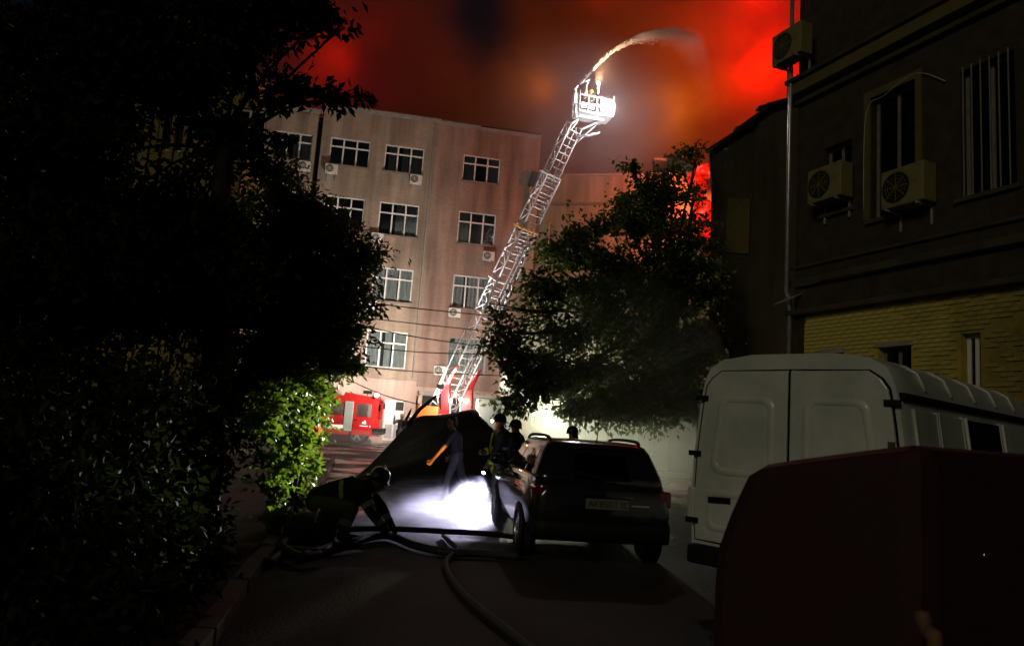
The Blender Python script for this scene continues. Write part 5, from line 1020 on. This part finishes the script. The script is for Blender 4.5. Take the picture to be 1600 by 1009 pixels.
# ------------------------------------------------------------------ mist, smoke
def vol_obj(name, q, m_, label):
    o = obj(name, q, m_); tagp(o, label, 'mist' if 'mist' in name else 'smoke', kind='stuff'); return o
volume_mat('mist_far', (.92, .95, .86), .06, .3); volume_mat('mist_spray', (.95, .95, 1), .05, .1)
q = MB(); q.ball(P(955, 615, 23), (3.5, 5.5, 3.8), 24); vol_obj('mist', q, 'mist_far', 'bright drifting mist behind the black car and tree')
q = MB(); q.ball(P(560, 705, 38), (4.5, 2.2, 1.1), 24); vol_obj('mist', q, 'mist_spray', 'thin spray hanging around the wheels of the fire engine')
def smoke_mat(name, col, dens, scale, lo, hi, center=None, radius=None, hole=None, aniso=0.0, detail=3):
    m, v = volume_mat(name, col, dens, aniso); nt = m.node_tree; tc = nt.nodes.new('ShaderNodeTexCoord')
    n = nt.nodes.new('ShaderNodeTexNoise'); n.inputs['Scale'].default_value = scale; n.inputs['Detail'].default_value = detail; n.inputs['Distortion'].default_value = .6; nt.links.new(tc.outputs['Object'], n.inputs[0])
    mr = nt.nodes.new('ShaderNodeMapRange'); mr.interpolation_type = 'SMOOTHSTEP'; mr.inputs['From Min'].default_value = lo; mr.inputs['From Max'].default_value = hi; mr.inputs['To Max'].default_value = dens; nt.links.new(n.outputs['Fac'], mr.inputs[0]); last = mr.outputs[0]
    def sphere(c, r, r_in, inv):
        vm = nt.nodes.new('ShaderNodeVectorMath'); vm.operation = 'SUBTRACT'; nt.links.new(tc.outputs['Object'], vm.inputs[0]); vm.inputs[1].default_value = c
        vd = nt.nodes.new('ShaderNodeVectorMath'); vd.operation = 'DIVIDE'; nt.links.new(vm.outputs[0], vd.inputs[0]); vd.inputs[1].default_value = r
        le = nt.nodes.new('ShaderNodeVectorMath'); le.operation = 'LENGTH'; nt.links.new(vd.outputs[0], le.inputs[0])
        m2 = nt.nodes.new('ShaderNodeMapRange'); m2.interpolation_type = 'SMOOTHSTEP'; m2.inputs['From Min'].default_value = r_in; m2.inputs['From Max'].default_value = 1
        m2.inputs['To Min'].default_value, m2.inputs['To Max'].default_value = (0, 1) if inv else (1, 0); nt.links.new(le.outputs['Value'], m2.inputs[0]); return m2.outputs[0]
    def mul(a, b):
        x = nt.nodes.new('ShaderNodeMath'); x.operation = 'MULTIPLY'; nt.links.new(a, x.inputs[0]); nt.links.new(b, x.inputs[1]); return x.outputs[0]
    if center is not None: last = mul(last, sphere(center, radius, .25, False))
    for h in (hole or ()): last = mul(last, sphere(h[0], h[1], .18, True))
    nt.links.new(last, v.inputs['Density']); return m
mc = G(690, 808) + V3(.1, .3, .0)
smoke_mat('mist_low', (.92, .93, 1.0), .85, 1.5, .40, .70, center=tuple(mc), radius=(2.1, 3.0, .75), aniso=.1, detail=5)
q = MB(); q.ball(mc, (2.1, 3.0, .75), 24); vol_obj('mist', q, 'mist_low', 'low white mist on the wet ground in the torch beam')
hol = [(tuple(P(752, 25, Y)), (125 * Y / FPX, 11, 165 * Y / FPX)) for Y in (58, 66, 75, 84, 94)]
smoke_mat('smoke_big', (.55, .53, .52), .13, .075, .42, .62, hole=hol, aniso=.6, detail=6)
q = MB(); q.b2((-36, 57, 12), (50, 96, 66)); vol_obj('smoke', q, 'smoke_big', 'huge smoke cloud glowing red and orange over the burning block')
smoke_mat('smoke_near', (.75, .72, .74), .055, .22, .25, .65, center=tuple(P(900, 200, 34)), radius=(6, 7, 4.2))
q = MB(); q.ball(P(900, 200, 34), (6, 7, 4.2), 20); vol_obj('smoke', q, 'smoke_near', 'thin purplish smoke drifting around the rescue basket')

# ------------------------------------------------------------------ lamps and fire
RED, ORG = (1, .004, .0), (1, .20, .004)
lamp('fire_light', 'POINT', P(1200, 110, 78), 1.35e4, RED, 2.0)
lamp('fire_light', 'POINT', P(1190, -30, 82), 1.1e4, RED, 2.0)
lamp('fire_light', 'POINT', P(1050, 170, 86), 6e3, ORG, 2.0)
lamp('fire_light', 'POINT', P(850, 140, 90), 1400, (1, .20, .0), 2.0)
lamp('fire_light', 'POINT', P(520, 80, 92), 3e3, (1, .012, .0), 2.0)
lamp('fire_light', 'POINT', P(940, -10, 90), 1.3e3, RED, 2.0)
lamp('fire_light', 'POINT', P(1080, 290, 40.8), 1800, (1, .14, .03), .5)
# real and added lamps of the ladder truck, added engine flood, basket floodlight, headlamps
lamp('work_or_added_light', 'POINT', P(704, 628, 34.0), 450, (1, .93, .95), .15)
wl_ = P(838, 580, 33.6); wq = wl_ - Vector(LT.location); q = MB(); q.box(wq, (.26, .12, .2)); q.tube([wq, wq + V3(.05, 1.2, -1.5)], .03, 6); fh = obj('work_or_added_lamp', q, 'black_plastic', LT); q = MB(); q.box(wq + V3(0, -.065, 0), (.20, .008, .14)); obj('lens', q, 'lamp_white', fh)  # lamp head added to carry the spot that lights the shrub
lamp('work_or_added_light', 'SPOT', wl_ + V3(0, -.12, 0), 100000, (1, .97, .90), .12, P(462, 695, 9.8), 5.6, .7)  # narrow spot added for the shrub alone
lamp('work_or_added_light', 'POINT', P(720, 626, 34.0), 120, (1, .6, .3), .1)
FLD = P(688, 604, 35.2); fl_ = FLD - Vector(LT.location)
q = MB(); q.box(fl_, (.34, .12, .24)); q.tube([fl_ - V3(0, 0, .1), fl_ + V3(.1, .5, -1.4)], .03, 6); fh = obj('facade_lamp', q, 'black_plastic', LT); q = MB(); q.box(fl_ + V3(0, .065, 0), (.30, .01, .20)); obj('lens', q, 'lamp_white', fh)
lamp('facade_flood', 'SPOT', FLD + V3(0, .12, 0), 9000, (1, .87, .74), .15, facade(MBLD, -.6, 0, 5.5), 140, 1.0)
efl = facade(FT, -.9, 1.3, 3.15); q = MB(); q.b2((-1.15, 1.2, 2.86), (-.65, 1.3, 3.05)); q.b2((-.92, 1.22, 2.66), (-.88, 1.28, 2.86)); ro = obj('added_roof_flood', q, 'black_plastic', FT); q = MB(); q.b2((-1.12, 1.302, 2.88), (-.68, 1.306, 3.03)); obj('lens', q, 'lamp_white', ro)  # roof flood added to brighten the wall behind the engine
lamp('added_engine_flood', 'SPOT', facade(FT, -.9, 1.36, 2.96), 260, (1, .86, .76), .2, facade(MBLD, -2.6, 0, 4.0), 150, .6)
lamp('basket_flood', 'POINT', P(950, 168, 30.4), 450, (1, .95, .97), .25)
lamp('ladder_flood', 'SPOT', P(655, 640, 33), 6500, (1, .97, 1), .2, P(795, 425, 33.5), 30, .6)
lamp('mast_lamp', 'SPOT', P(931, 133, 31.0), 8000, (1, .56, .30), .05, P(985, 66, 34), 50, .6)
lamp('head_lamp', 'SPOT', P(846, 655, 28.5), 2800, (.98, 1, .74), .15, P(960, 640, 21), 110, .7)
lamp('head_lamp', 'SPOT', P(846, 655, 27), 2600, (1, .96, .32), .1, P(1005, 490, 24), 27, .8)
lamp('torch_light', 'SPOT', th + tdir * .13, 2700, (.76, .72, 1.0), .03, th + tdir * 2, 68, .5)
lamp('helmet_light', 'SPOT', f1 + hl + fc.normalized() * .03, 260, (1, .42, .08), .02, mn + e4 * .35 + w4 * .65 + V3(-.05, -.05, -.02), 15, .7)
